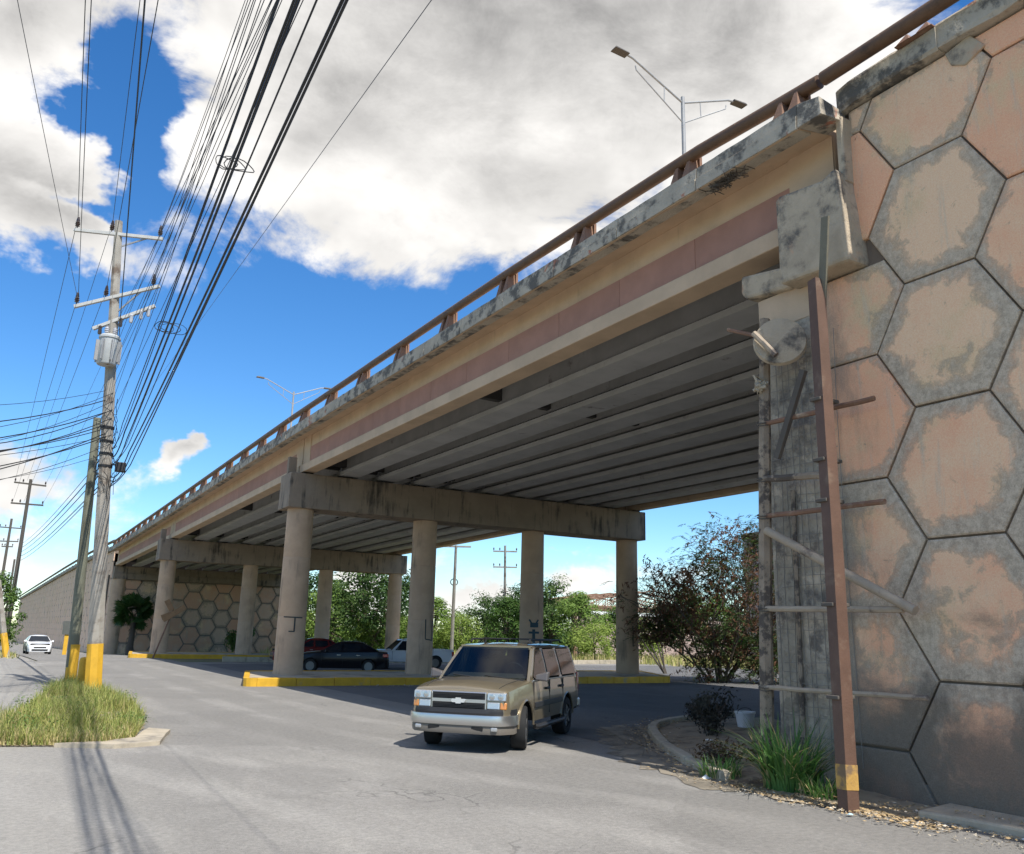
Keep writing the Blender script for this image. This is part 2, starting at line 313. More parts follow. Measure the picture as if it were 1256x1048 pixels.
# road surface: sun-bleached asphalt with patches, cracks and worn lanes
def roadmat(name,base,dark,light,crackamt,lane=False):
    m=bpy.data.materials.new(name); m.use_nodes=True; t=NT(m.node_tree); b=t.n['Principled BSDF']
    p=t.new('ShaderNodeNewGeometry').outputs['Position']
    n1=t.noise(p,.35,8,.65,.8); n2=t.noise(t.mapv(p,(1,.35,1)),1.1,7,.62); n3=t.noise(p,38,3,.7); n4=t.noise(p,140,2,.7)
    col=t.mix(t.step(n1,.36,.64),dark,base); col=t.mix(t.m('MULTIPLY',t.step(n2,.5,.78),.7),col,light)
    col=t.mix(t.m('MULTIPLY',t.step(n3,.50,.62),.55),col,tuple(x*.55 for x in base))
    col=t.mix(t.m('MULTIPLY',t.step(n4,.53,.66),.8),col,tuple(min(1,x*1.55) for x in base))
    if lane:   # the worn traffic lane of darker asphalt runs on into the forecourt
        sp=t.new('ShaderNodeSeparateXYZ'); t.l.new(p,sp.inputs[0]); xx,yy=sp.outputs[0],sp.outputs[1]
        q=t.m('MAXIMUM',t.m('SUBTRACT',24.,yy),0.); edge=t.m('ADD',3.6,t.m('MULTIPLY',t.m('MULTIPLY',q,q),.015)); edge=t.m('MINIMUM',edge,7.6)
        d=t.m('ADD',t.m('SUBTRACT',xx,edge),t.m('MULTIPLY',t.m('SUBTRACT',n2,.5),2.4)); d0=t.m('SUBTRACT',xx,edge); col=t.mix(t.m('MULTIPLY',t.step(d,-.5,1.1),.6),col,tuple(x*.74 for x in base)); trk=t.m('MULTIPLY',t.step(t.m('SINE',t.m('MULTIPLY',t.m('ADD',d0,t.m('MULTIPLY',t.m('SUBTRACT',n1,.5),.8)),3.5)),.1,.9),t.step(n2,.35,.6)); col=t.mix(t.m('MULTIPLY',trk,.30),col,tuple(x*1.35 for x in base))
        du=t.m('ADD',xx,t.m('MULTIPLY',t.m('SUBTRACT',n1,.5),5.)); col=t.mix(t.m('MULTIPLY',t.step(du,2.4,-.4),.55),col,light)
        pv=t.new('ShaderNodeTexVoronoi'); pv.inputs['Scale'].default_value=.16; pvm=t.new('ShaderNodeVectorMath',operation='ADD'); pn=t.new('ShaderNodeTexNoise'); pn.inputs['Scale'].default_value=1.4; t.l.new(p,pn.inputs['Vector']); t.l.new(p,pvm.inputs[0]); t.l.new(pn.outputs['Color'],pvm.inputs[1]); t.l.new(pvm.outputs[0],pv.inputs['Vector']); sc_=t.new('ShaderNodeSeparateColor'); t.l.new(pv.outputs['Color'],sc_.inputs[0]); col=t.mix(t.m('MULTIPLY',t.step(sc_.outputs[0],.62,.66),.40),col,tuple(x*.72 for x in base))
        g2=t.noise(t.mapv(p,(1.2,.25,1)),2.2,6,.7); col=t.mix(t.m('MULTIPLY',t.step(g2,.58,.72),.4),col,tuple(x*.66 for x in base))
    n7=t.noise(p,13,10,.8); col=t.mix(.5,col,t.mix(t.step(n7,.34,.66),(.32,.32,.32),(.66,.655,.645)),'OVERLAY')
    vo=t.new('ShaderNodeTexVoronoi',feature='DISTANCE_TO_EDGE'); vo.inputs['Scale'].default_value=.33
    vm=t.new('ShaderNodeVectorMath',operation='ADD'); t.l.new(p,vm.inputs[0])
    nn=t.new('ShaderNodeTexNoise'); nn.inputs['Scale'].default_value=.8; nn.inputs['Detail'].default_value=5; t.l.new(p,nn.inputs['Vector'])
    vs=t.new('ShaderNodeVectorMath',operation='SCALE'); vs.inputs['Scale'].default_value=2.2; t.l.new(nn.outputs['Color'],vs.inputs[0]); t.l.new(vs.outputs[0],vm.inputs[1]); t.l.new(vm.outputs[0],vo.inputs['Vector'])
    cr=t.m('MULTIPLY',t.step(vo.outputs['Distance'],.010,.002),t.m('MULTIPLY',t.step(t.noise(p,.3,3),.5,.64),crackamt))
    col=t.mix(cr,col,tuple(x*.32 for x in dark))
    t.l.new(col,b.inputs['Base Color']); b.inputs['Roughness'].default_value=.9; b.inputs['Specular IOR Level'].default_value=.25
    bp=t.new('ShaderNodeBump'); bp.inputs['Strength'].default_value=.6; bp.inputs['Distance'].default_value=.02
    t.l.new(t.m('SUBTRACT',t.m('ADD',n3,t.m('MULTIPLY',n4,.7)),t.m('MULTIPLY',cr,1.5)),bp.inputs['Height']); t.l.new(bp.outputs[0],b.inputs['Normal'])
    return m
m_asph=roadmat('bleached_asphalt',(.24,.229,.212),(.19,.181,.168),(.295,.28,.257),.5)
m_asph_shade=roadmat('shade_darkened_asphalt',(.15,.147,.145),(.12,.118,.116),(.19,.185,.178),.5)  # road asphalt toned down to put the shade under the deck into its colour
m_lot=roadmat('worn_concrete_lot',(.283,.268,.245),(.215,.204,.187),(.385,.363,.325),.45,True)
m_hex=hexmat('hex_panel_paint',(.84,.455,.275),(.84,.57,.365),(.15,.13,.105),(.46,.39,.30))
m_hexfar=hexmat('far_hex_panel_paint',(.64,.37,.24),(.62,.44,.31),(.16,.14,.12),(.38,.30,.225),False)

# ---------------------------------------------------------------- ground
def gz(y):
    if y<58: return 0.
    if y<97: t=(y-58)/39; return -.8*t*t*(1.6-.6*t)
    if y<260: return -.8-(y-97)*.0115
    return -2.67
def sheet(name,rows,mat,dz,smooth=False):   # rows: list of (y, x0, x1[, nx])
    mb=MB(); nx=1
    for y,x0,x1 in rows: mb.v+=[(x0,y,gz(y)+dz),(x1,y,gz(y)+dz)]
    for i in range(len(rows)-1): mb.f.append((2*i,2*i+1,2*i+3,2*i+2)); mb.mi.append(0)
    return struct(mb.build(name,mat))
ys=[-300,-100,-40,0,20,40,58,63,68,74,80,86,92,97,110,130,160,200,260,400,800,3500]
sheet('ground',[(y,-3500,3500) for y in ys],m_field,-.03)
mys=[-40,0,30,58,63,68,74,80,86,92,97,110,130,160,200,260]
def rx0(y):   # left edge of the road beyond the paved lot
    return 1.9 if y>36 else 1.9
sheet('paved_lot',[(y,-32,60) for y in (-40,-10,0,20,40,56)],m_lot,0.0)
lane=[(56,2.7,10.2),(58,2.6,10.2),(63,2.4,10.1),(68,2.2,10.05),(74,2.1,10),(80,2.05,10),(86,2.0,10),(92,2,10),(97,2,9.9),(110,1.9,9.4),(130,1.6,8.9),(160,1.0,8.2),(200,.2,7.2),(260,-1.5,5.4)]
sheet('road',lane,m_asph,.006)
sheet('underpass_road',[(8.9,10.7,60),(20,10.7,60),(40,10.7,58),(53,10.7,44)],m_asph_shade,.005)
sheet('road_shoulder',[(56,-32,2.55),(58,-12,2.5),(62,-3.5,2.3),(70,-1.0,2.1)],m_lot,.004)

# ---------------------------------------------------------------- hex panels
def clip(poly,a,b,c):   # keep a*x+b*y<=c
    out=[]
    for i in range(len(poly)):
        p=poly[i];q=poly[(i+1)%len(poly)];dp=a*p[0]+b*p[1]-c;dq=a*q[0]+b*q[1]-c
        if dp<=0: out.append(p)
        if (dp<0<dq) or (dq<0<dp):
            k=dp/(dp-dq); out.append((p[0]+(q[0]-p[0])*k,p[1]+(q[1]-p[1])*k))
    return out
def inset(poly,d):
    cx=sum(p[0] for p in poly)/len(poly);cy=sum(p[1] for p in poly)/len(poly);out=[]
    n=len(poly)
    # true inset of each edge, intersect neighbours
    area=sum(poly[i][0]*poly[(i+1)%n][1]-poly[(i+1)%n][0]*poly[i][1] for i in range(n)); s=1 if area>0 else -1
    L=[]
    for i in range(n):
        p=poly[i];q=poly[(i+1)%n];ex,ey=q[0]-p[0],q[1]-p[1];l=math.hypot(ex,ey) or 1e-6
        L.append((p[0]-s*ey/l*d,p[1]+s*ex/l*d,ex/l,ey/l))
    for i in range(n):
        x1,y1,a,b=L[i-1];x2,y2,c,e=L[i];den=a*e-b*c
        if abs(den)<1e-5: out.append((x2,y2))
        else:
            k=((x2-x1)*e-(y2-y1)*c)/den; out.append((x1+a*k,y1+b*k))
    return out
def dedupe(poly):
    out=[]
    for p in poly:
        if not out or math.hypot(p[0]-out[-1][0],p[1]-out[-1][1])>.03: out.append(p)
    if len(out)>2 and math.hypot(out[0][0]-out[-1][0],out[0][1]-out[-1][1])<.03: out.pop()
    return out
def parea(p): return abs(sum(p[i][0]*p[(i+1)%len(p)][1]-p[(i+1)%len(p)][0]*p[i][1] for i in range(len(p))))/2
def panel(mb,poly,fn,jit=0,gap=.015,cheap=False):
    poly=dedupe(poly)
    if len(poly)<3 or parea(poly)<.12: return False
    if mb.attr is None: mb.attr=[]
    rings=[(gap,-.05,1),(gap,.0+jit,1),(gap+.022,.018+jit,1.0),(.13,.022+jit,.8),(.30,.022+jit,.30)]
    if cheap: rings=[(gap,-.03,1),(gap+.02,.02+jit,1),(.25,.02+jit,.4)]
    mind=math.sqrt(parea(poly))*.32
    rings=[q for i,q in enumerate(rings) if i<2 or q[0]<mind]
    n=len(poly);base=len(mb.v)
    for d,h,e in rings:
        for a,b in inset(poly,d): mb.v.append(tuple(fn(a,b,h))); mb.attr.append(e)
    cx=sum(p[0] for p in poly)/n;cy=sum(p[1] for p in poly)/n
    mb.v.append(tuple(fn(cx,cy,rings[-1][1]+.001))); mb.attr.append(0.)
    for k in range(len(rings)-1):
        for i in range(n): mb.f.append((base+k*n+i,base+k*n+(i+1)%n,base+(k+1)*n+(i+1)%n,base+(k+1)*n+i)); mb.mi.append(0)
    c=len(mb.v)-1;k=len(rings)-1
    for i in range(n): mb.f.append((base+k*n+i,base+k*n+(i+1)%n,c)); mb.mi.append(0)
    return True
def hexpoly(cx,cy,a): return [(cx+a*math.cos(k*math.pi/3),cy+a*math.sin(k*math.pi/3)) for k in range(6)]

# ---------------------------------------------------------------- near abutment wall (plane X=10.58)
XW=10.58; HA=1.049
abut=thing('abutment_wall','tall retaining wall of salmon hexagonal panels at the near end of the overpass','retaining wall',(10.9,6,0))
def wallcore():
    mb=MB(); mb.box(XW+.05,11.3,-8,7.93,-.3,10.19); mb.box(XW+.045,28.6,7.93,8.62,-.3,7.5); mb.box(XW+.02,28.6,8.62,9.76,-.3,7.48)
    mb.box(11.3,28.6,7.2,7.93,-.3,10.3)
    return mb.build('wall_core',m_joint,abut)
wallcore()
mb=MB(); mb.box(XW-.02,XW+.6,8.60,9.78,-.2,7.46)
rough_face=mb.build('corner_face',nmat('stripped_corner_concrete',(.44,.375,.29),.3,2.2,.95,1.0,14,stain=(.19,.165,.14),stain_amt=(.48,.68),stain_scale=3.2,patch=(.60,.50,.38),patch_amt=(.56,.62),patch_scale=2.6),abut,bevel=.05)
fnw=lambda a,b,d:(XW-d,a,b)
hy,hz=6.5596,7.9106
for cidx in range(-6,3):
    cy=hy+cidx*1.5*HA
    for i in range(-6,4):
        cz=hz+i*math.sqrt(3)*HA+(math.sqrt(3)/2*HA if cidx%2 else 0)
        P=hexpoly(cy,cz,HA)
        P=clip(P,0,1,10.17); P=clip(P,0,-1,.25) if P else P
        if not P: continue
        ymax=7.80 if cz>7.4 else 8.58
        P=clip(P,1,0,ymax)
        if P and cz<7.4 and cidx>0: P=clip(P,0,1,7.5)
        if len(P)<3: continue
        P=clip(P,-1,0,7.5)
        if len(P)<3: continue
        mb=MB()
        if panel(mb,P,fnw,random.uniform(-.008,.012)): mb.build('hex_panel',m_hex,abut,smooth=35)
# bits of bottom row between the ground and the last joint
mb=MB(); mb.attr=None
mb=MB(); mb.box(XW-.005,XW+.1,-7.5,8.6,-.2,.27); mb.build('base_course',nmat('base_course_concrete',(.14,.13,.115),.3,1.5,.95,.4,20),abut,bevel=.02)
# edge strip, corner block, seat
mb=MB(); mb.hexa([(10.36,7.76,8.9),(10.64,7.76,8.9),(10.64,7.88,8.9),(10.36,7.88,8.9),(10.34,7.74,10.0),(10.64,7.74,10.0),(10.64,7.86,10.0),(10.34,7.86,10.0)])
mb.build('edge_strip',m_oldconc,abut,bevel=.025)
mb=MB(); mb.prism([(7.66,7.50),(8.98,7.56),(8.99,9.02),(8.93,9.10),(8.05,8.98),(7.80,9.08),(7.72,8.4)],lambda a,b,d:(XW-d,a,b),-.3,.42)
mb.build('corner_block',m_oldconc,abut,bevel=.06)
mb=MB(); mb.prism([(8.99,7.58),(9.95,7.70),(10.08,7.82),(10.06,8.16),(9.0,7.98)],lambda a,b,d:(XW-d,a,b),-18,.16)
mb.build('bearing_seat',m_oldconc,abut,bevel=.06)
mb=MB(); mb.box(XW-.03,XW+.5,8.7,9.80,7.05,7.62); mb.build('seat_neck',m_beige,abut)
# coping in four cast lengths, each a little uneven
cz0,cz1=10.19,10.60
ycuts=[7.86,6.15,4.1,1.2,-2,-7.9]
for i in range(5):
    a,b=ycuts[i],ycuts[i+1]; j=random.uniform(-.02,.02)
    mb=MB(); n=7; top=[];
    pts=[(XW-.17,cz0+.05),(XW-.14,cz0),(XW+.5,cz0),(XW+.5,cz1),(XW-.12,cz1),(XW-.17,cz1-.05)]
    for k in range(n+1):
        y=a+(b-a)*k/n+(-.012 if k==n else 0)
        for (x,z) in pts: mb.v.append((x+random.uniform(-.018,.018)+j,y,z+random.uniform(-.02,.02)-(.06 if (i==0 and k==0) else 0)))
    m_=len(pts)
    for k in range(n):
        for q in range(m_): mb.f.append((k*m_+q,k*m_+(q+1)%m_,(k+1)*m_+(q+1)%m_,(k+1)*m_+q)); mb.mi.append(0)
    mb.f.append(tuple(range(m_))); mb.mi.append(0); mb.f.append(tuple(range(n*m_,n*m_+m_))); mb.mi.append(0)
    mb.build('coping_block',m_parapet,abut)
mb=MB(); mb.prism([(5.55,9.93),(5.85,9.80),(6.05,9.92),(6.12,10.14),(5.75,10.22)],lambda a,b,d:(XW-d,a,b),0,.05); mb.build('spalled_chip',m_oldconc,abut,bevel=.02)

# guard rail helpers
def fin_mesh():
    mb=MB(); mb.hexa([(-.16,-.10,0),(.16,-.10,0),(.16,.10,0),(-.16,.10,0),(-.05,-.018,.36),(.12,-.018,.36),(.12,.018,.36),(-.05,.018,.36)])
    return mb.mesh('fin',m_rust)
FIN=fin_mesh()
def plate_mesh():
    mb=MB(); mb.box(.09,.15,-.26,.26,0,.36); mb.box(-.17,.2,-.3,.3,-.02,.02); return mb.mesh('rail_post',m_rust)
PLATE=plate_mesh()
def rail_post(parent,x,y,z,sx=1.,fins=True):
    o=link('rail_post',PLATE,parent,Vector((x,y,z))-wl(parent)); o.scale=(1,1,sx)
    if fins:
        for d in (-.16,.16): link('fin',FIN,o,(-.02,d,.015))
    return o
def railtube(parent,pts,r=.165):
    mb=MB(); mb.tube(pts,r,14); return mb.build('guard_rail',m_rail,parent,smooth=40)
RAILZ=[(-8,10.5),(5,10.52),(7.9,10.62),(10.9,10.73),(18.4,10.85),(28,10.86)]
def rz(y):
    for (a,p),(b,q) in zip(RAILZ,RAILZ[1:]):
        if y<=b: return p+(q-p)*(y-a)/(b-a)
    return zb(y)+2.34
for y in (5.15,6.45,1.8,-1.5): rail_post(abut,10.52,y,10.58,.45)
railtube(abut,[(10.3,-7.8,rz(-7.8)+.25),(10.3,4,rz(4)+.25),(10.12,7.85,rz(7.85)+.01)],.115)

# ---------------------------------------------------------------- overpass superstructure
over=thing('overpass','long beige highway overpass with a red-brown stripe crossing the road','overpass',(19.5,37,0))
SPANS=[(8.2,35.95,8.466,8.522),(36.05,66.95,8.522,8.27),(67.05,98.8,8.27,8.10)]
def zb(y):
    for a,b,p,q in SPANS:
        if y<=b+.1: return p+(q-p)*max(0,(y-a))/(b-a)
    return SPANS[-1][3]
def extr(mb,prof,y0,y1,mirror=None):
    n=len(prof)
    fx=(lambda x: mirror-x) if mirror else (lambda x:x)
    vs=[(fx(x),y0,z+zb(y0)) for x,z in prof]+[(fx(x),y1,z+zb(y1)) for x,z in prof]
    mb.add(vs,[tuple(range(n))[::-1],tuple(range(n,2*n))]+[(i,(i+1)%n,n+(i+1)%n,n+i) for i in range(n)]); return mb
MIR=10.55+28.75
edge_prof=[(10.55,0),(11.10,0),(11.10,.22),(10.96,.34),(10.96,1.58),(10.72,1.56),(10.72,.40),(10.56,.33)]
end_prof=[(10.56,.33),(10.9,.33),(10.9,1.56),(10.69,1.55),(10.69,.40)]
gird=[(-.42,0),(.42,0),(.42,.16),(.11,.34),(.11,1.30),(.3,1.46),(.3,1.6),(-.3,1.6),(-.3,1.46),(-.11,1.30),(-.11,.34),(-.42,.16)]
for si,(a,b,p,q) in enumerate(SPANS):
    for mir in (None,MIR):
        eg=extr(MB(),edge_prof,a,b,mir).build('edge_girder',m_beige,over,bevel=.02)
        for (u,v) in ((a,a+.92),(b-.92,b)):
            extr(MB(),end_prof,u+.01,v,mir).build('end_block',m_beige,over)
        npan=11; L=(b-a-1.84)/npan
        for k in range(npan):
            y0=a+.92+k*L+.006;y1=a+.92+(k+1)*L-.006
            extr(MB(),[(10.70,.41),(10.74,.41),(10.74,1.04),(10.70,1.04)],y0,y1,mir).build('red_panel',m_redband,over)
        # parapet kerb in two courses
        if mir is None:
            npk=int((b-a)/2.2); L=(b-a)/npk
            for k in range(npk):
                y0=a+k*L+.012;y1=a+(k+1)*L-.012; mb=MB(); n=6; pts=[(9.85,1.385),(10.20,1.40),(10.20,1.82),(9.90,1.83),(9.885,1.62),(9.855,1.60)]
                jj=random.uniform(-.012,.012)
                for kk in range(n+1):
                    y=y0+(y1-y0)*kk/n
                    for (x,z) in pts: mb.v.append((x+jj*.4+random.uniform(-.005,.005),y,z+zb(y)+random.uniform(-.006,.006)))
                m_=len(pts)
                for kk in range(n):
                    for q_ in range(m_): mb.f.append((kk*m_+q_,kk*m_+(q_+1)%m_,(kk+1)*m_+(q_+1)%m_,(kk+1)*m_+q_)); mb.mi.append(0)
                mb.f.append(tuple(range(m_))); mb.mi.append(0); mb.f.append(tuple(range(n*m_,n*m_+m_))); mb.mi.append(0)
                mb.build('parapet_block',m_parapet,over)
        else:
            extr(MB(),[(9.85,1.385),(10.20,1.40),(10.20,1.82),(9.87,1.82)],a,b,mir).build('parapet_block',m_parapet,over)
    extr(MB(),[(9.88,1.375),(10.75,1.555),(28.55,1.555),(MIR-9.88,1.375),(MIR-9.88,1.62),(28.4,1.80),(10.9,1.80),(9.88,1.62)],a,b).build('deck_slab',[m_beige],over)
    if si==0: mb=MB(); mb.hexa([(9.87,7.74,zb(a)+1.40),(10.56,7.78,zb(a)+1.5),(10.56,8.195,zb(a)+1.5),(9.86,8.195,zb(a)+1.385),(9.90,7.78,zb(a)+1.74),(10.5,7.82,zb(a)+1.70),(10.5,8.195,zb(a)+1.80),(9.88,8.195,zb(a)+1.82)]); mb.build('deck_end',m_parapet,over,bevel=.012)
    # soffit of the deck between the girders, dirty and coloured extra dark to paint in shade
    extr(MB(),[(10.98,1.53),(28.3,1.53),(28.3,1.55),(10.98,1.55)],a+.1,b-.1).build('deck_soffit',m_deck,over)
    gm=None
    for k in range(1,10):
        x=10.83+1.763*k
        extr(MB(),[(x+i,z) for i,z in gird],a,b).build('girder',m_girder,over)
    for yd in (a+.35,(a+b)/2,b-.35):
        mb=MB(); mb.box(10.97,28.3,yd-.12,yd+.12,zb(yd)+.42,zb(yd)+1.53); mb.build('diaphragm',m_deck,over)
    pts=[(10.03+(.09*(10.5-y)/2.6 if y<10.5 else 0),y,rz(y)) for y in [a-.28 if si==0 else a+.02]+[a+.05+(b-a-.1)*k/12 for k in range(1,12)]+[b-.02]]
    railtube(over,pts,.115)
y=7.83+.6
for y in [8.45]+[10.97+3.32*k for k in range(27)]:
    if any(abs(y-s)<.3 for s in (36,67)): y+=.4
    if y<98.5: rail_post(over,10.08,y,zb(y)+1.81,(rz(y)-zb(y)-1.81)/.36,True)
# rubbish nest and weeds under the overhang
mb=MB()
for k in range(90):
    c=Vector((10.02+random.gauss(0,.07),9.9+random.gauss(0,.22),zb(9.9)+1.36+random.gauss(0,.035))); d=Vector((random.uniform(-1,1),random.uniform(-1,1),random.uniform(-.5,.4))).normalized()*.13
    mb.tube([c-d,c+d],.008,3)
stuff(mb.build('twigs',m_darkpole,over))

# ---------------------------------------------------------------- piers
m_graf=plain('dark_spray_paint',(.05,.055,.05),.7); m_graf2=plain('teal_spray_paint',(.035,.07,.085),.7)
def graffiti(col,c,r,strokes,mat):
    mb=MB(); base=math.atan2(-c[1],-c[0])
    for (a0,z0,a1,z1,w) in strokes:   # angles along the column in metres about the direction to the road camera side
        n=6;vs=[];fs=[]
        for k in range(n+1):
            f=k/n;aa=a0+(a1-a0)*f;zz=z0+(z1-z0)*f;dx,dz=(a1-a0),(z1-z0);l=math.hypot(dx,dz);nx,nz=-dz/l*w/2,dx/l*w/2
            for s in (-1,1):
                th=base+ (aa+nx*s)/r; vs.append((c[0]+math.cos(th)*(r+.006),c[1]+math.sin(th)*(r+.006),zz+nz*s))
        for k in range(n): fs.append((2*k,2*k+1,2*k+3,2*k+2))
        mb.add(vs,fs)
    mb.build('graffiti',mat,col)
def pier(label,y,x0,s,dy,h,capx,capy,captop,zbase,graf):
    p=thing('bridge_pier',label,'bridge pier',(19.5,y,0),0,'piers under the overpass')
    for k in range(4):
        cx,cy=x0+s*k,y+dy*k
        mb=MB(); prof=[(.60,gz(y)-.3),(.585,zbase+.3)]
        for zz in (2.55,4.95): prof+=[(.585-.035*(zz-.3)/h,zz-.02),(.573-.035*(zz-.3)/h,zz),(.583-.035*(zz-.3)/h,zz+.02)]
        prof.append((.55,h+.01)); mb.lathe(prof,40,(cx,cy,0)); c=mb.build('column',m_col,p,smooth=30)
        if k in graf: graffiti(c,(cx,cy),.588,graf[k],m_graf2 if k==2 else m_graf)
    mb=MB(); mb.hexa([(capx[0],capy[0],h),(capx[1],capy[0],h),(capx[1],capy[1],h),(capx[0],capy[1],h),(capx[0]+.02,capy[0],captop),(capx[1],capy[0],captop),(capx[1],capy[1],captop),(capx[0]+.02,capy[1],captop)])
    mb.build('pier_cap',m_cap,p,bevel=.03)
    for q in range(1,6):
        xq=capx[0]+(capx[1]-capx[0])*q/6+.4; mb=MB(); mb.box(xq-.012,xq+.012,capy[0]-.005,capy[0]+.02,h+.03,captop-.03); mb.build('form_seam',m_joint,p)
    mb=MB(); mb.box(capx[0]+.06,capx[0]+.42,y-.10,y+.12,captop,captop+.75); mb.build('keeper_block',m_cap,p,bevel=.02)
    mb=MB()
    for k in range(11):
        x=10.83+1.763*k
        for d in (-.40,.40): mb.box(x-.2,x+.2,y+d-.14,y+d+.14,captop,captop+.07)
    stuff(mb.build('bearing_pads',m_black,p))
    return p
G1={0:[(-.35,2.52,.45,2.5,.05),(.12,2.5,.12,1.95,.06),(-.1,1.95,.14,1.95,.05)],
    1:[(.22,2.6,.24,1.75,.05),(.24,1.75,.66,1.7,.05),(.6,2.6,.64,1.7,.05)],
    2:[(-.05,2.5,.35,2.5,.22),(.12,2.3,.14,1.2,.14),(-.12,2.15,.4,2.15,.1),(-.1,2.75,.1,2.45,.08),(.35,2.75,.15,2.45,.08)],
    3:[(.30,2.6,.30,1.6,.05),(.30,1.6,.42,1.65,.03)]}
pier('front bridge pier of four tan columns with painted marks on a yellow kerbed island',36.0,10.77,5.853,.059,6.97,(10.0,28.9),(35.28,36.75),8.44,.2,G1)
pier('rear bridge pier standing between the front pier and the far hexagon wall',67.0,10.65,5.92,0,6.68,(9.85,29.1),(66.3,67.75),8.19,.05,{})

def island(label,P,z,h):
    # kerbed island, yellow kerb pieces round a concrete top
    t=thing('traffic_island',label,'traffic island',(sum(p[0] for p in P)/4,sum(p[1] for p in P)/4,z),0,'yellow kerbed islands under the overpass')
    O=[]
    for i in range(4):   # rounded corners
        p,a,b=Vector(P[i]),Vector(P[i-1]),Vector(P[(i+1)%4]); u=(a-p).normalized()*.5; v=(b-p).normalized()*.5
        for k in range(5): f=k/4; O.append(tuple(p+u*(1-f)**2+v*f**2))
    I=inset(O,.22); n=len(O)
    # resample into kerb pieces ~1.5 m
    pieces=[]
    for i in range(n):
        p,q=Vector(O[i]),Vector(O[(i+1)%n]);pi,qi=Vector(I[i]),Vector(I[(i+1)%n]);L=(q-p).length;m=max(1,round(L/1.5))
        for k in range(m): pieces.append((p.lerp(q,k/m),p.lerp(q,(k+1)/m),pi.lerp(qi,k/m),pi.lerp(qi,(k+1)/m)))
    for a,b,c,d in pieces:
        g=.006 if (b-a).length>.8 else 0
        dv=(b-a).normalized()*g if (b-a).length>0 else Vector((0,0)); hh=h+random.uniform(-.012,.012)
        mb=MB(); a2,b2,c2,d2=a+dv,b-dv,c+dv,d-dv
        mb.hexa([(a2.x,a2.y,z-.1),(b2.x,b2.y,z-.1),(d2.x,d2.y,z-.1),(c2.x,c2.y,z-.1),(a2.x,a2.y,z+hh),(b2.x,b2.y,z+hh),(d2.x,d2.y,z+hh),(c2.x,c2.y,z+hh)])
        mb.build('kerb_stone',m_yellow,t,bevel=.02 if (b-a).length>.8 else 0)
    mb=MB(); mb.prism(I,lambda a,b,d:(a,b,d),z-.1,z+h-.03); mb.build('island_top',m_kerb,t)
    return t
island('long concrete island with faded yellow kerb carrying the front pier columns',[(8.1,32.4),(28.0,32.4),(31.2,38.6),(9.7,38.6)],0,.29)
island('concrete island with yellow kerb carrying the rear pier columns',[(8.2,63.2),(31,63.2),(31,70.5),(9.2,70.5)],gz(64)-.02,.28)

# ---------------------------------------------------------------- far abutment and far retaining wall
fab=thing('abutment_wall','shaded far abutment of hexagonal panels closing the underpass behind the rear pier','retaining wall',(19.5,99,-.8))
mb=MB(); mb.box(10.9,28.4,98.95,100.2,-1.6,7.1); mb.box(10.5,28.6,99.6,100.2,7.1,9.4); mb.build('wall_core',m_joint,fab)
mb=MB(); mb.box(10.45,28.9,98.6,99.6,6.75,7.35); mb.box(10.5,28.8,98.7,99.6,7.35,8.05); mb.build('bearing_seat',m_cap,fab,bevel=.03)
mb=MB(); mb.lathe([(.75,-1.6),(.75,6.75)],20,(11.15,99.35,0)); mb.build('corner_column',m_col,fab,smooth=40)
fnb=lambda a,b,d:(a,98.95-d,b)
for ci in range(-1,12):
    cx=12.4+ci*1.5*HA
    for i in range(0,6):
        cz=-.6+i*math.sqrt(3)*HA+(math.sqrt(3)/2*HA if ci%2 else 0)
        P=clip(hexpoly(cx,cz,HA),0,1,6.73); P=clip(P,0,-1,1.2) if P else P
        if len(P)<3: continue
        P=clip(clip(P,1,0,28.3),-1,0,-11.6)
        if len(P)<3: continue
        mb=MB()
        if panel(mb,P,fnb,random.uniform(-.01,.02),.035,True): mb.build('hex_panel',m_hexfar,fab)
far=thing('retaining_wall','long pale ramp wall of small hexagons descending into the distance beyond the overpass','retaining wall',(9,130,-1.5))
FW=[(99.6,10.45,9.75),(119,9.95,9.85),(150,9.14,9.52),(200,7.84,8.8),(260,6.28,7.93)]
def fwx(y):
    for (a,x0,z0),(b,x1,z1) in zip(FW,FW[1:]):
        if y<=b: f=(y-a)/(b-a); return x0+(x1-x0)*f,z0+(z1-z0)*f
    return FW[-1][1:]
mb=MB(); mbc=MB(); mbr=MB()
st=[99.6+k*4 for k in range(41)]
for y0,y1 in zip(st,st[1:]):
    (xa,za),(xb,zb_)=fwx(y0),fwx(y1)
    mb.hexa([(xa+.05,y0,-4),(xa+1.2,y0,-4),(xb+1.2,y1,-4),(xb+.05,y1,-4),(xa+.05,y0,za),(xa+1.2,y0,za),(xb+1.2,y1,zb_),(xb+.05,y1,zb_)])
    c=MB(); c.hexa([(xa-.32,y0+.01,za),(xa+.5,y0+.01,za),(xb+.5,y1-.01,zb_),(xb-.32,y1-.01,zb_),(xa-.32,y0+.01,za+.42),(xa+.5,y0+.01,za+.42),(xb+.5,y1-.01,zb_+.42),(xb-.32,y1-.01,zb_+.42)])
    c.build('coping_block',m_parapet,far)
    ym=(y0+y1)/2; xm,zm=fwx(ym); rail_post(far,xm-.1,ym,zm+.42,1,False)
    mbr.tube([(xa-.2,y0,za+.95),(xb-.2,y1,zb_+.95)],.15,6)
mb.build('wall_core',m_joint,far); mbr.build('guard_rail',m_rail,far)
mb=MB()
def fnf(a,b,d): x,z=fwx(a); return (x-d,a,b)
ci=0;y=100.2
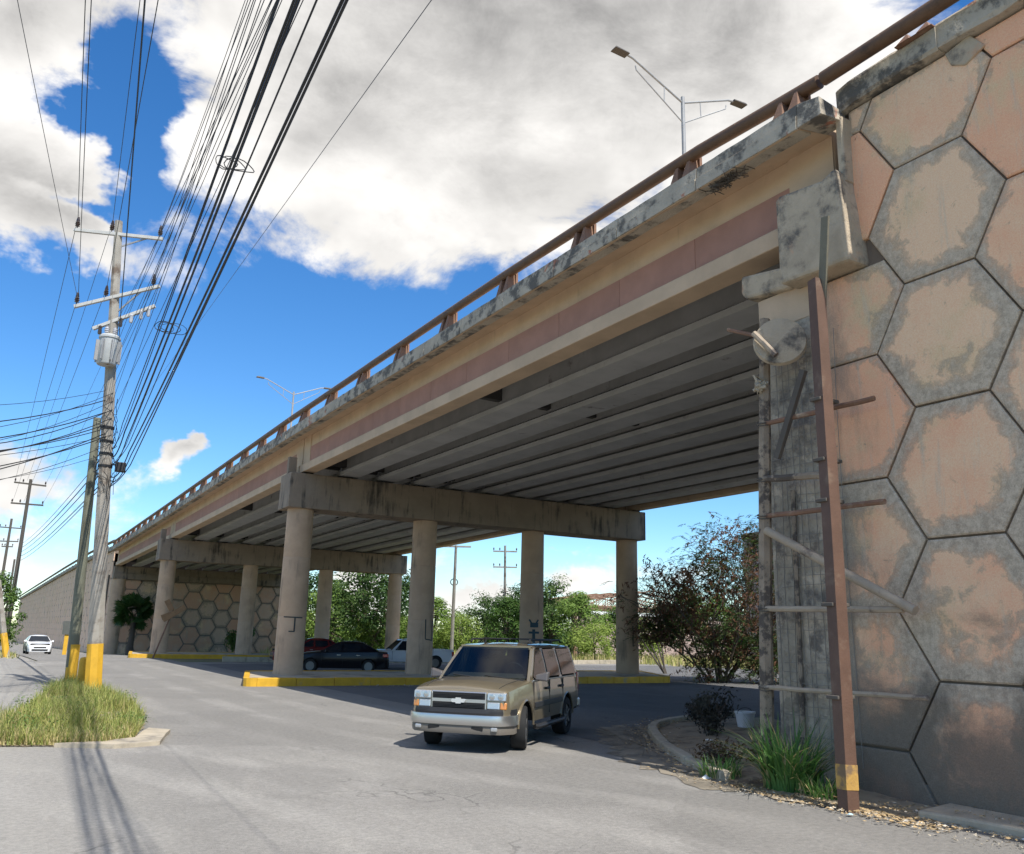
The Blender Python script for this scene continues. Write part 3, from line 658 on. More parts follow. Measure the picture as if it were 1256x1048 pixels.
while y<258:
    top=fwx(y)[1]; bot=gz(y)-.2
    for i in range(8):
        cz=-3.2+i*math.sqrt(3)*HA+(math.sqrt(3)/2*HA if ci%2 else 0)
        P=clip(hexpoly(y,cz,HA),0,1,top-.02); P=clip(P,0,-1,-bot) if P else P
        if len(P)<3: continue
        P=clip(P,-1,0,-99.7)
        if len(P)>2: panel(mb,P,fnf,random.uniform(-.015,.03),.02,True)
    ci+=1;y+=1.5*HA
stuff(mb.build('hex_panels',hexmat('ramp_hex_panel_paint',(.78,.54,.39),(.80,.60,.45),(.2,.2,.2),(.58,.46,.36),False),far))
mb=MB(); mb.tube([(10.2,100.6,gz(100)),(10.25,100.4,7.2)],.09,8); mb.build('drain_pipe',m_darkpole,far)
# fill behind the walls (the ramps)
mb=MB(); mb.box(11.2,28.5,-60,7.5,9.9,10.25); struct(mb.build('ramp_road',m_asph))
mb=MB(); mb.hexa([(11.5,100.2,8.9),(28.5,100.2,8.9),(26,260,6.6),(7.8,260,6.6),(11.5,100.2,9.42),(28.5,100.2,9.42),(26,260,7.1),(7.8,260,7.1)]); struct(mb.build('far_ramp_road',m_asph))
mb=MB(); mb.box(28.3,28.6,-8,9.76,-.3,10.3); tag(mb.build('retaining_wall',m_joint),'plain grey side wall of the near ramp on its far side','retaining wall')

# ---------------------------------------------------------------- street lamps on the deck
def lamp(label,y,zbase,ztop):
    t=thing('street_lamp',label,'street lamp',(19.7,y,zbase),0,'double armed lamps along the overpass median')
    mb=MB(); mb.tube([(19.7,y,zbase),(19.7,y,ztop+.25)],[.11,.07],10); mb.build('pole',m_galv,t,smooth=40)
    mb=MB(); mb.box(19.45,19.95,y-.25,y+.25,zbase-.02,zbase+.1); mb.build('base_plate',m_galv,t)
    for s in (-1,1):
        mb=MB(); mb.tube([(19.7,y,ztop),(19.7+s*2.35,y,ztop+.98),(19.7+s*2.62,y,ztop+1.02)],.04,8)
        mb.tube([(19.7,y,ztop-.85),(19.7+s*2.2,y,ztop+.55),(19.7+s*2.24,y,ztop+.72)],.025,6)
        mb.tube([(19.7+s*.9,y,ztop-.28),(19.7+s*.88,y,ztop+.37)],.02,6)
        a=mb.build('arm',m_galv,t,smooth=40)
        mb=MB(); mb.hexa([(19.7+s*2.6,y-.17,ztop+.98),(19.7+s*3.25,y-.17,ztop+1.0),(19.7+s*3.25,y+.17,ztop+1.0),(19.7+s*2.6,y+.17,ztop+.98),(19.7+s*2.6,y-.1,ztop+1.08),(19.7+s*3.2,y-.14,ztop+1.09),(19.7+s*3.2,y+.14,ztop+1.09),(19.7+s*2.6,y+.1,ztop+1.08)])
        mb.build('lamp_head',plain('dark_lamp_head',(.06,.05,.04),.5),t,bevel=.015)
lamp('nearer double armed street lamp rising above the rail near the hexagon wall',21.55,zb(21)+1.8,21.55)
lamp('distant pale double armed street lamp behind the rail above the front pier',70.6,zb(70)+1.8,21.5)

# ---------------------------------------------------------------- derelict frame against the corner
m_rung=nmat('pale_dirty_pipe',(.40,.32,.235),.2,3,.8,.15,40,stain=(.14,.11,.09),stain_amt=(.5,.7),stain_scale=3)
fr=thing('derelict_frame','derelict frame of a wooden post and rusty steel post with rungs before the wall corner','frame',(10.0,8.6,0))
mb=MB(); mb.tube([(9.36,7.63,-.1),(9.62,7.82,3.5),(9.92,8.07,7.25)],[.125,.125,.12],4); sp=mb.build('steel_post',nmat('brown_steel_post',(.115,.063,.042),.25,2,.6,.15,40,patch=(.17,.11,.075),patch_amt=(.55,.7),patch_scale=2.5),fr)
mb=MB(); mb.tube([(9.384,7.647,.25),(9.403,7.66,.54)],[.131,.131],4); mb.build('yellow_band',nmat('faded_orange_band',(.46,.27,.07),.2,4,.7,.15,40,stain=(.20,.13,.07),stain_amt=(.5,.68),stain_scale=5),sp)
mb=MB(); mb.tube([(10.25,9.78,-.1),(10.2,9.62,2.5),(10.19,9.5,4.6),(10.2,9.36,7.1)],[.11,.105,.10,.085],7); mb.build('wooden_post',m_postwood,fr,smooth=30)
for a,b,w,m in [((10.17,9.5,5.36),(10.17,7.42,5.32),.04,m_rust),((10.17,9.5,3.89),(10.17,7.38,3.87),.04,m_rust),((10.14,9.45,4.47),(10.14,8.25,4.36),.055,m_postwood),((10.16,9.6,2.49),(10.16,7.22,2.44),.045,m_rung),((10.16,9.65,1.33),(10.16,6.99,1.36),.035,m_rung)]:
    mb=MB(); n=8; A,B=Vector(a),Vector(b); mb.tube([A.lerp(B,k/n)+Vector((0,0,random.uniform(-.006,.006))) for k in range(n+1)],w,7); mb.build('rung',m,fr,smooth=40)
for z in (5.36,4.47,3.89,2.49,1.33):
    yw=9.72-(z/7.1)*.34; mb=MB()
    for q in (-.02,.02): mb.tube([(10.2+.125*math.cos(a),yw+.125*math.sin(a),z+q+.03*math.sin(a*1.3)) for a in [k*.55 for k in range(13)]],.009,4)
    stuff(mb.build('wire_tie',m_darkpole,fr))
    f=(z+.1)/7.35; mb=MB(); mb.box(9.36+.56*f-.13,9.36+.72*f+.16,7.63+.44*f-.05,7.63+.44*f+.14,z-.025,z+.025); mb.build('clamp',m_darkpole,sp,bevel=.01)
mb=MB(); mb.tube([(10.12,9.45,3.66),(10.1,8.25,3.05),(10.08,7.0,2.42)],.065,10); mb.build('diagonal_pipe',m_rung,fr,smooth=40)
mb=MB(); mb.bar((10.13,8.57,6.02),(10.13,9.18,4.75),.07,.10); mb.build('dark_brace',m_darkpole,fr)
mb=MB(); mb.bar((9.86,7.78,8.15),(10.02,8.12,6.45),.13,.035,(1,0,0)); mb.build('grey_board',m_wood,fr)
mb=MB(); mb.tube([(10.2,10.18,7.17),(10.2,9.40,6.8)],.035,7); mb.build('rusty_stub_pipe',m_rust,fr)
mb=MB(); mb.lathe([(.02,0),(.39,.03),(.41,.10),(.36,.10),(.30,.05),(.02,.03)],26,(0,0,0),'x'); d=mb.build('round_plate',m_oldconc,fr,smooth=30,local=True); d.location=Vector((10.05,8.93,6.6))-fr.location; d.rotation_euler=(0,R(8),R(42))
mb=MB(); mb.tube([(10.0,9.32,6.72),(9.98,9.0,6.3)],.05,8); mb.build('plastic_tube',m_rung,d,smooth=40)
mb=MB()
for k in range(9): mb.tube([(10.05+random.uniform(-.08,.08),9.4+random.gauss(0,.06),5.95+random.gauss(0,.07)) for _ in range(4)],.03,5)
mb.build('rag_bundle',m_kerb,fr,smooth=60)
# loose reinforcing mesh hanging on the stripped corner: wires built one by one and joined
mb=MB()
for k in range(11):
    y=8.30+k*.135+random.uniform(-.03,.03); 
    if y>9.7: continue
    mb.tube([(XW-.05+random.uniform(-.02,.01),y+random.uniform(-.03,.03),z) for z in (.35,1.6,2.9,4.2,5.4,6.7)],.006,3,False)
for k in range(40):
    z=.5+k*.155+random.uniform(-.03,.03); 
    if random.random()<.2: continue
    mb.tube([(XW-.055+random.uniform(-.02,.01),y,z+random.uniform(-.02,.02)) for y in (8.25+random.uniform(0,.35),8.6,9.1,9.7-random.uniform(0,.35))],.0055,3,False)
stuff(mb.build('wire_mesh',plain('dull_wire',(.26,.235,.20),.8),abut))
mb=MB(); mb.tube([(XW-.06,9.3,.1),(XW-.07,9.27,2.4),(XW-.06,9.25,4.3)],.035,6); tag(mb.build('conduit_pipe',m_postwood),'thin grey conduit rising behind the wooden post on the stripped wall corner','pipe')

# ---------------------------------------------------------------- verge at the wall foot, kerb, litter
mb=MB(); P=[(10.56,-8),(9.95,-8),(9.9,4.5),(9.82,6.3),(9.72,6.95),(10.56,7.1)]
mb.prism(P,lambda a,b,d:(a,b,d),-.05,.11); struct(mb.build('pavement',m_kerb,bevel=.03))
def blobsheet(name,P,z,mat,h=.04,kind='structure'):
    cx=sum(p[0] for p in P)/len(P);cy=sum(p[1] for p in P)/len(P);mb=MB();n=len(P);rings=5
    for k in range(rings+1):
        f=1-k/rings
        for x,y in P: mb.v.append((cx+(x-cx)*f,cy+(y-cy)*f,z+(h*(1-f*f)+random.uniform(-.01,.02)*(k>0))))
    for k in range(rings):
        for i in range(n): mb.f.append((k*n+i,k*n+(i+1)%n,(k+1)*n+(i+1)%n,(k+1)*n+i)); mb.mi.append(0)
    o=mb.build(name,mat,smooth=60); o['kind']=kind; return o
def ragged(P,amp,sub=6):
    out=[]
    for i in range(len(P)):
        a,b=Vector(P[i]),Vector(P[(i+1)%len(P)])
        for k in range(sub):
            p=a.lerp(b,k/sub); out.append((p.x+random.uniform(-amp,amp),p.y+random.uniform(-amp,amp)))
    return out
blobsheet('dirt_verge',ragged([(9.75,6.9),(10.55,7.0),(10.55,9.8),(12.5,10.2),(16,12),(18.5,17.6),(15.2,17.6),(12.85,15.6),(11.2,13.5),(9.95,11.4),(9.35,9.6),(9.15,8.3)],.09),.012,m_dirt,.10)
# curved kerb of the little island
kp=[(9.45,9.95),(9.75,10.7),(10.05,11.4),(10.6,12.4),(11.2,13.4),(11.8,14.3),(12.45,15.2),(12.95,15.85),(13.6,16.5),(14.5,17.1),(15.5,17.55),(16.8,17.95),(18.3,18.2)]
kt=thing('kerb','low worn concrete kerb curving round the dirt patch by the wall corner','kerb',(11.2,13.4,0))
for p,q in zip(kp,kp[1:]):
    a,b=Vector(p+(0,)),Vector(q+(0,)); d=(b-a).normalized(); a+=d*.012; b-=d*.012; h=random.uniform(.13,.16)
    nrm=Vector((-d.y,d.x,0)); nrm=-nrm if nrm.x<0 else nrm; nrm=Vector((d.y,-d.x,0))
    mb=MB(); w=.2*nrm
    mb.hexa([a+Vector((0,0,-.05)),b+Vector((0,0,-.05)),b+w+Vector((0,0,-.05)),a+w+Vector((0,0,-.05)),a+w*.1+Vector((0,0,h)),b+w*.1+Vector((0,0,h)),b+w+Vector((0,0,h)),a+w+Vector((0,0,h))])
    mb.build('kerb_stone',m_kerb,kt,bevel=.025)
mb=MB()
leafc=nmat('dead_leaves',(.38,.27,.14),.4,9,.9,0,40,patch=(.55,.5,.42),patch_amt=(.55,.6),patch_scale=8)
for k in range(2600):
    t=random.random(); 
    if t<.45: x=random.gauss(9.45,.17);y=random.uniform(6.3,9.6)
    elif t<.6: x=random.gauss(9.85,.22); y=random.uniform(3,7.5)
    else:
        i=random.randrange(len(kp)-3); f=random.random(); x=kp[i][0]+(kp[i+1][0]-kp[i][0])*f+random.gauss(-.1,.28); y=kp[i][1]+(kp[i+1][1]-kp[i][1])*f+random.gauss(-.15,.28)
    z=.02+ (.10 if (9.95<x and y<7) else 0)+random.uniform(0,.02)+(.05 if x>9.6 and y>7 else 0); s=random.uniform(.012,.04); a=random.uniform(0,6.28); c,n=math.cos(a)*s,math.sin(a)*s
    mb.add([(x-c,y-n,z),(x+n*.5,y-c*.5,z+random.uniform(.0,.02)),(x+c,y+n,z+random.uniform(0,.012)),(x-n*.5,y+c*.5,z)],[(0,1,2,3)])
stuff(mb.build('leaf_litter',leafc,fix=False))
mb=MB()
for k in range(500):
    t=random.random(); x=random.gauss(9.35,.25) if t<.7 else random.gauss(9.8,.3); y=random.uniform(5,9.8) if t<.7 else random.uniform(3.5,7); s=random.uniform(.008,.03)
    z=.02+(.1 if (9.95<x and y<7) else 0)
    vs=[(x+random.uniform(-s,s),y+random.uniform(-s,s),z+random.uniform(-.3*s,s)) for _ in range(4)]; mb.add(vs,[(0,1,2),(0,2,3),(0,3,1),(1,3,2)])
stuff(mb.build('gravel',m_kerb,fix=False))
def crumple(name,label,x,y,z,s,mat,hgt=.35,group=None):
    mb=MB(); n=7; vs=[]
    for k in range(n): a=2*math.pi*k/n; q=s*random.uniform(.6,1); vs.append((x+math.cos(a)*q,y+math.sin(a)*q*.8,z+random.uniform(0,.2)*s))
    vs.append((x,y,z+s*hgt)); vs.append((x,y,z)); mb.add(vs,[(k,(k+1)%n,n) for k in range(n)]+[((k+1)%n,k,n+1) for k in range(n)])
    return tag(mb.build(name,mat),label,'litter',group)
crumple('paper_scrap','pale blue crumpled wrapper lying beside the foot of the rusty steel post',9.12,7.42,.02,.07,m_blueq)
crumple('paper_scrap','white cup scrap on the road edge in front of the curved kerb',9.38,10.15,.02,.10,m_paper,.6)
crumple('paper_scrap','white paper scrap just inside the curved kerb behind the dark bush',12.4,13.3,.09,.12,m_paper)
crumple('paper_scrap','white paper scrap on the pavement at the foot of the hexagon wall',9.75,5.72,.02,.06,m_paper)
crumple('paper_scrap','small pale scrap lying on the leaf litter left of the kerb',9.95,10.9,.03,.08,m_paper)
blobsheet('road_dust',ragged([(9.2,9.2),(9.9,11.3),(11.1,13.4),(12.4,15.3),(13.4,16.6),(12.9,17.2),(11.9,16.0),(10.4,13.9),(9.4,11.8),(8.75,9.6)],.22,9),.007,nmat('road_dust_soil',(.235,.20,.15),.3,2,.95,.4,14,stain=(.15,.13,.10),stain_amt=(.48,.64),stain_scale=2.2),.012)
mb=MB()
for k in range(260):
    x=random.gauss(16.5,1.6);y=32.1-abs(random.gauss(0,.35)); q=random.uniform(.02,.07); vs=[(x+random.uniform(-q,q),y+random.uniform(-q,q),.01+random.uniform(-.3*q,q)) for _ in range(4)]; mb.add(vs,[(0,1,2),(0,2,3),(0,3,1),(1,3,2)])
stuff(mb.build('rubble',m_kerb,fix=False))
# white bucket
tb=thing('bucket','battered white bucket lying behind the grass clump near the wooden post','bucket',(15.1,15.0,.1))
mb=MB(); mb.lathe([(.17,0),(.22,.30),(.235,.30),(.235,.34),(.20,.34),(.155,.02)],18,(15.1,15.0,.1)); mb.build('body',m_paper,tb,smooth=35)
mb=MB(); mb.tube([(15.1+.24*math.cos(a),15.0,.40+.12*math.sin(a)) for a in [math.pi*k/8 for k in range(9)]],.008,5); mb.build('handle',m_black,tb)

# ---------------------------------------------------------------- foliage builders
def blades(mb,x,y,z,h,lean,az,w,seg=3,curl=1.):
    d=Vector((math.cos(az),math.sin(az),0)); s=Vector((-d.y,d.x,0)); b=len(mb.v); p=Vector((x,y,z))
    for k in range(seg+1):
        f=k/seg; q=p+d*(lean*h*f**(1+curl*.6))+Vector((0,0,h*(f-.45*lean*curl*f*f)))
        ww=w*(1-f*.95)*.5; mb.v+= [tuple(q-s*ww),tuple(q+s*ww)]
    for k in range(seg): mb.f.append((b+2*k,b+2*k+1,b+2*k+3,b+2*k+2)); mb.mi.append(mb.cm)
m_grass=leafmat('grass_blade',(.12,.19,.03),(.40,.40,.12),2.2,.35)
m_grassdry=leafmat('dry_grass_blade',(.36,.30,.12),(.60,.50,.25),3,.35)
m_weed=leafmat('broad_weed_leaf',(.05,.10,.02),(.16,.24,.06),3,.3)
m_tall=leafmat('tall_grass_blade',(.045,.13,.03),(.14,.27,.07),3,.3)
def leafquad(mb,p,n,s,asp=.5):
    n=n.normalized(); x=n.cross(Vector((random.uniform(-1,1),random.uniform(-1,1),random.uniform(-1,1))))
    if x.length<1e-3: x=Vector((1,0,0))
    x.normalize(); y=n.cross(x)*asp
    mb.add([p-x*s,p-y*s*.9+n*s*.1,p+x*s,p+y*s*.9+n*s*.1],[(0,1,2,3)])
def rndv(): 
    while True:
        v=Vector((random.uniform(-1,1),random.uniform(-1,1),random.uniform(-1,1)))
        if .05<v.length<1: return v
def inpoly(x,y,P):
    c=False
    for i in range(len(P)):
        (x1,y1),(x2,y2)=P[i],P[i-1]
        if (y1>y)!=(y2>y) and x<(x2-x1)*(y-y1)/(y2-y1)+x1: c=not c
    return c
mound=[(-.35,18.1),(.3,17.4),(1.3,17.1),(2.0,17.0),(2.55,17.6),(2.9,19.2),(3.3,21.6),(3.4,24),(3.4,28),(3.25,32.5),(2.4,33.6),(1.9,31),(1.45,27),(.95,23.5),(.25,20)]
blobsheet('grass_island',ragged(mound,.07),.012,m_dirt,.12)
mb=MB(); mb.cm=0
cl=[(random.uniform(-.8,3.6),random.uniform(17,33.5),random.uniform(.5,1.1)) for _ in range(60)]
cnt=0
while cnt<15000:
    x=random.uniform(-.9,3.7);y=17+16.6*random.random()**1.5
    if not inpoly(x,y,mound): continue
    k=min(cl,key=lambda c:(c[0]-x)**2*2+(c[1]-y)**2*.7); dd=math.hypot((k[0]-x)*1.4,(k[1]-y)*.8)
    if random.random()<min(.55,dd*.6): continue
    h=random.uniform(.16,.52)*k[2]*(1.15-.35*min(1,dd)); edge=x<.9 or y<18.3
    mb.cm=1 if random.random()<(.5 if edge else .22) else 0
    blades(mb,x,y,.03,h*(1.25 if mb.cm==0 else 1),random.uniform(.15,.9),random.uniform(0,6.28),random.uniform(.012,.03),2); cnt+=1
# a slab edge of old concrete in front of the mound
mb.cm=2
for k in range(34):
    x=random.uniform(-.5,3.4);y=17.3+15*random.random()**1.4
    if not inpoly(x,y,mound): continue
    hh=random.uniform(.2,.5)
    for q in range(60):
        v=rndv(); leafquad(mb,Vector((x+v.x*.3,y+v.y*.3,.08+hh*(.5+v.z*.5))),v+Vector((0,0,.8)),random.uniform(.018,.045),.5)
stuff(mb.build('grass',[m_grass,m_grassdry,m_weed],fix=False))
mb=MB(); mb.prism(ragged([(1.25,17.05),(2.1,16.55),(2.85,16.75),(3.35,18.6),(3.0,19.0),(2.55,17.5),(1.9,17.1)],.02,3),lambda a,b,d:(a,b,d),-.05,.07); struct(mb.build('island_slab',m_kerb))
def grass_clump(name,label,c,rad,n,h,w,mats,cat='grass clump'):
    mb=MB()
    for k in range(n):
        a=random.uniform(0,6.28);q=rad*math.sqrt(random.random()); x,y=c[0]+math.cos(a)*q*.8,c[1]+math.sin(a)*q
        mb.cm=random.choices(range(len(mats)),[6,1][:len(mats)])[0]
        blades(mb,x,y,c[2],h*random.uniform(.45,1.1),random.uniform(.25,1.0),a+random.gauss(0,.7),w*random.uniform(.6,1.3),5,1.2)
    return tag(mb.build(name,mats,fix=False),label,cat)
grass_clump('tall_grass','tall bright green arching grass clump growing at the foot of the wooden post',(9.8,8.95,.03),.38,380,1.15,.042,[m_tall,m_grassdry])
grass_clump('low_weed','short pale green weed beside the tall grass at the end of the kerb',(9.7,10.2,.03),.35,160,.40,.03,[m_tall,m_grassdry],'weed')
grass_clump('low_weed','small tuft growing at the wall foot just right of the tall grass',(9.75,8.3,.03),.28,140,.45,.025,[m_tall,m_grassdry],'weed')

m_bark=nmat('bark',(.11,.085,.065),.25,4,.9,.4,25)
GREENS=[leafmat('leaf_mid_green',(.06,.125,.02),(.20,.30,.06),.7,.35),leafmat('leaf_dark_green',(.035,.08,.018),(.115,.185,.045),.7,.35),leafmat('leaf_yellow_green',(.10,.17,.02),(.28,.36,.075),.7,.35)]
def tree_proto(name,h,w,nclump,nleaf,ls,mat,trunk_h=.3,seed=1,tall=1.):
    random.seed(seed)
    t=thing(name,'tree','tree')
    mb=MB(); mb.tube([(0,0,-.3),(.05*h*.3,0,h*.2),(0,.04*h,h*.5),(.03*h,0,h*.8)],[.035*h*.6,.028*h*.6,.018*h*.6,.006*h],8)
    C=[]
    for k in range(nclump):
        a=random.uniform(0,6.28); zz=random.uniform(trunk_h,1.0); prof=math.sin(math.pi*min(1,max(.05,(zz-trunk_h+.12)/(1.12-trunk_h))))**.6
        r_=w*prof*random.uniform(.35,1.05); C.append(Vector((math.cos(a)*r_,math.sin(a)*r_,zz*h*random.uniform(.88,1.0))))
    for c in C[:14]:
        s=Vector((0,0,h*random.uniform(.18,.45))); mid=s.lerp(c,.5)+Vector((0,0,.03*h)); mb.tube([s,mid,c],[.012*h,.008*h,.003*h],5)
    mb.build('trunk',m_bark,t,smooth=60,local=True)
    mb=MB()
    for c in C:
        R_=w*random.uniform(.20,.38)
        for k in range(nleaf):
            v=rndv(); v=v.normalized()*(v.length**.5); p=c+Vector((v.x*R_,v.y*R_,v.z*R_*.75*tall)); leafquad(mb,p,v+Vector((0,0,.6))+rndv()*.6,ls*random.uniform(.6,1.3))
    mb.build('crown',mat,t,local=True,fix=False)
    return t
protos=[tree_proto('leafy_tree',7,3.4,46,110,.16,GREENS[0],.18,11),tree_proto('leafy_tree',8,3.8,52,110,.16,GREENS[1],.22,12),tree_proto('leafy_tree',6,3.6,44,110,.15,GREENS[2],.12,13),tree_proto('leafy_tree',9,3.0,40,90,.16,GREENS[1],.25,14,1.3)]
random.seed(21)
used=[False]*4
def place_tree(k,x,y,s,label,group='trees beyond the overpass',z=None):
    if not used[k]: o=protos[k]; used[k]=True
    else: o=copy_tree(protos[k])
    o.location=(x,y,(gz(y) if z is None else z)-.05); o.scale=(s*random.uniform(.92,1.1),s*random.uniform(.92,1.1),s); o.rotation_euler=(0,0,random.uniform(0,6.28)); o['label']=label; o['category']='tree'; o['group']=group
    return o
def bearing(deg,D): a=R(deg); return D*math.sin(a),D*math.cos(a)
TREES=[(1,17.6,84,.95,'dark green tree behind the left front column, beside the rear pier'),(0,19.2,88,1.02,'broad mid green tree seen between the first two front columns'),(1,21.2,82,1.1,'tall dark bushy tree in the gap left of the second front column'),(3,22.9,80,1.0,'slender taller tree just left of the second front column'),(2,18.3,72,.62,'yellow green shrubby tree low behind the black sedan'),(2,21.8,70,.6,'light green low tree behind the hood of the white pickup'),
 (0,25.6,92,.85,'round green tree behind the utility pole right of the second column'),(2,27.2,88,.78,'yellowish tree behind the pickup bed'),(1,28.9,96,.85,'dark tree to the left of the far double-armed pole'),(0,30.3,90,.85,'mid green tree behind the roof of the tan vehicle'),(1,31.7,92,1.0,'dark round tree beside the third front column'),(1,33.2,90,1.0,'dark bushy tree right of the third front column'),(0,34.9,86,.9,'leafy tree in front of the roofless steel truss hall'),(2,36.0,78,.6,'bright low tree in the field before the truss hall'),(0,37.4,88,.72,'mid green tree left of the fourth front column'),(2,38.9,80,.7,'yellow green tree right of the fourth front column'),
 (1,41.5,95,.95,'dark tree behind the reddish roadside tree'),(0,43.6,90,.9,'leafy tree behind the wall corner and the reddish tree'),(2,24.2,76,.62,'pale low tree behind the second front column'),(1,15.6,92,.9,'dark tree at the left edge of the gap beside the rear pier'),(0,46,84,.9,'green tree nearly hidden by the wooden post'),(3,30.9,104,.95,'tall thin tree rising over the belt behind the third column')]
for k,b,D,s,l in TREES:
    D2=max(D,35/math.sin(R(b))); x,y=bearing(b,D2); place_tree(k,x,y,s*D2/D,l)
# far wood behind the belt, one mass
mb=MB()
for k in range(260):
    b=random.uniform(8,75); D=random.uniform(125,210); x,y=bearing(b,D); hh=random.uniform(3.5,7)
    for q in range(60):
        v=rndv(); leafquad(mb,Vector((x+v.x*3.2,y+v.y*3.2,gz(y)+hh*.5+v.z*hh*.5)),v+Vector((0,0,.7)),random.uniform(.5,.9),.7)
stuff(mb.build('far_wood',GREENS[1],fix=False))
# field grass behind the far kerb
mb=MB(); 
for k in range(9000):
    b=random.uniform(15,52); D=random.uniform(66,96)*(1-.0*k); x,y=bearing(b,D)
    if y<57 and x<45: continue
    mb.cm=0 if random.random()<.6 else 1
    blades(mb,x,y,gz(y)-.02,random.uniform(.3,1.0),random.uniform(.1,.6),random.uniform(0,6.28),random.uniform(.05,.14),2)
stuff(mb.build('field_grass',[m_grass,m_grassdry],fix=False))
fk=[(13,57.5),(20,56.8),(27,55.6),(34,54.5),(40,56.2),(47,58.2)]
fkt=thing('kerb','pale kerb along the field on the far side of the underpass road','kerb',(30,55.5,0))
for (x0,y0),(x1,y1) in zip(fk,fk[1:]):
    n=5
    for k in range(n):
        a=Vector((x0+(x1-x0)*k/n,y0+(y1-y0)*k/n,0));b=Vector((x0+(x1-x0)*(k+.98)/n,y0+(y1-y0)*(k+.98)/n,0)); mb=MB(); mb.bar(a+Vector((0,0,.12)),b+Vector((0,0,.12)),.35,.32); mb.build('kerb_stone',m_kerb,fkt)

# reddish roadside tree on the right
def red_tree():
    random.seed(5)
    t=thing('roadside_tree','feathery tree with reddish brown seed pods under the far deck edge left of the wall','tree',(31.0,32.4,0))
    base=Vector((31.0,32.4,-.2)); mb=MB(); tips=[]
    def grow(p,d,L,r_,lev):
        q=p+d*L*.5+rndv()*.06*L; e=p+d*L+rndv()*.12*L; mb.tube([p,q,e],[r_,r_*.8,r_*.55],6 if lev<2 else 4,False)
        if lev>=4: tips.append((e,(e-p).normalized())); tips.append((q,(e-p).normalized())); return
        for k in range(3 if lev<3 else 3):
            a=random.uniform(0,6.28); nd=(d+Vector((math.cos(a),math.sin(a),random.uniform(-.35,.35)))*random.uniform(.45,.8)).normalized(); grow(e if k else q,nd,L*random.uniform(.62,.85),r_*.55,lev+1)
    for k in range(9):
        a=k*.7+random.uniform(-.3,.3); tilt=random.uniform(.15,1.25); grow(base+Vector((math.cos(a)*.15,math.sin(a)*.15,0)),Vector((math.cos(a)*tilt,math.sin(a)*tilt,1)).normalized(),random.uniform(2.5,3.1),.075,1)
    mb.build('trunk',m_bark,t,smooth=60)
    g=MB(); pd=MB()
    C=[c for c,_ in tips]
    LOBES=[(-1.9,4.0,1.5),(-.2,6.7,1.35),(1.5,5.7,1.7),(2.9,3.6,1.8),(.2,3.3,1.7),(-1.1,5.5,1.1),(3.5,5.9,1.3),(1.8,1.6,1.5),(.6,1.3,1.4),(2.8,1.2,1.5),(-.8,1.7,1.2),(-3.0,2.8,.8),(3.6,1.6,1.4),(2.4,7.4,1.0)]
    for k in range(640):
        if k<150: c=Vector(random.choice(tips)[0])
        else:
            o_,h_,q_=random.choice(LOBES); v_=rndv(); v_=v_.normalized()*v_.length**.6
            c=base+Vector((.863*o_,-.505*o_,h_))+v_*q_
        if c.z<.3: c.z=random.uniform(.5,1.5)
        red=random.random()<(.62 if 1.8<c.z<6.4 else .2)
        # drooping compound leaves: rachis with leaflet pairs
        for q in range(8):
            a=random.uniform(0,6.28); o=Vector((math.cos(a),math.sin(a),random.uniform(-.5,.3))).normalized(); L=random.uniform(.35,.7)
            pc=c+rndv()*.75; n=7; pod=random.random()<(.75 if red else .12)
            tgt=pd if pod else g
            for k in range(n):
                f=(k+1)/n; p=pc+o*L*f+Vector((0,0,-.45*L*f*f)); 
                if tgt is pd:
                    leafquad(tgt,p+rndv()*.05+Vector((0,0,-.08)),Vector((random.uniform(-1,1),random.uniform(-1,1),.1)),random.uniform(.07,.14),.30)
                else:
                    for s in (-1,1):
                        sd=o.cross(Vector((0,0,1))).normalized()*s*.07; leafquad(tgt,p+sd,Vector((random.uniform(-.4,.4),random.uniform(-.4,.4),1)),random.uniform(.065,.105),.38)
    g.build('crown',leafmat('feathery_leaf',(.045,.085,.025),(.14,.20,.06),.8,.3),t,fix=False)
    pd.build('seed_pods',leafmat('seed_pod',(.12,.058,.032),(.27,.135,.075),.7,.25),t,fix=False)
    return t,len(tips)
_,nt=red_tree(); print('tips',nt)
def sapling():
    random.seed(9); t=thing('sapling','thin bare stemmed sapling leaning left beside the fourth front column','sapling',(34.9,41.0,0)); mb=MB(); cr=MB()
    for a,b in [((0,0,0),(-2.6,.9,4.6)),((.1,0,0),(-1.3,.6,4.3)),((.05,.1,0),(-3.4,.6,3.6)),((0,0,0),(-.4,.2,3.6))]:
        A=Vector(a)+Vector((34.9,41,0));B=Vector(b)+Vector((34.9,41,0)); mb.tube([A,A.lerp(B,.5)+Vector((0,0,.4)),B],[.06,.04,.015],5)
        for k in range(26):
            f=random.uniform(.5,1.1); p=A.lerp(B,f)+rndv()*.6
            for q in range(7): leafquad(cr,p+rndv()*.25,rndv(),random.uniform(.06,.1),.4)
    mb.build('stems',m_darkpole,t,smooth=60); cr.build('leaves',leafmat('dark_sapling_leaf',(.03,.04,.02),(.11,.07,.045),1),t,fix=False)
sapling()
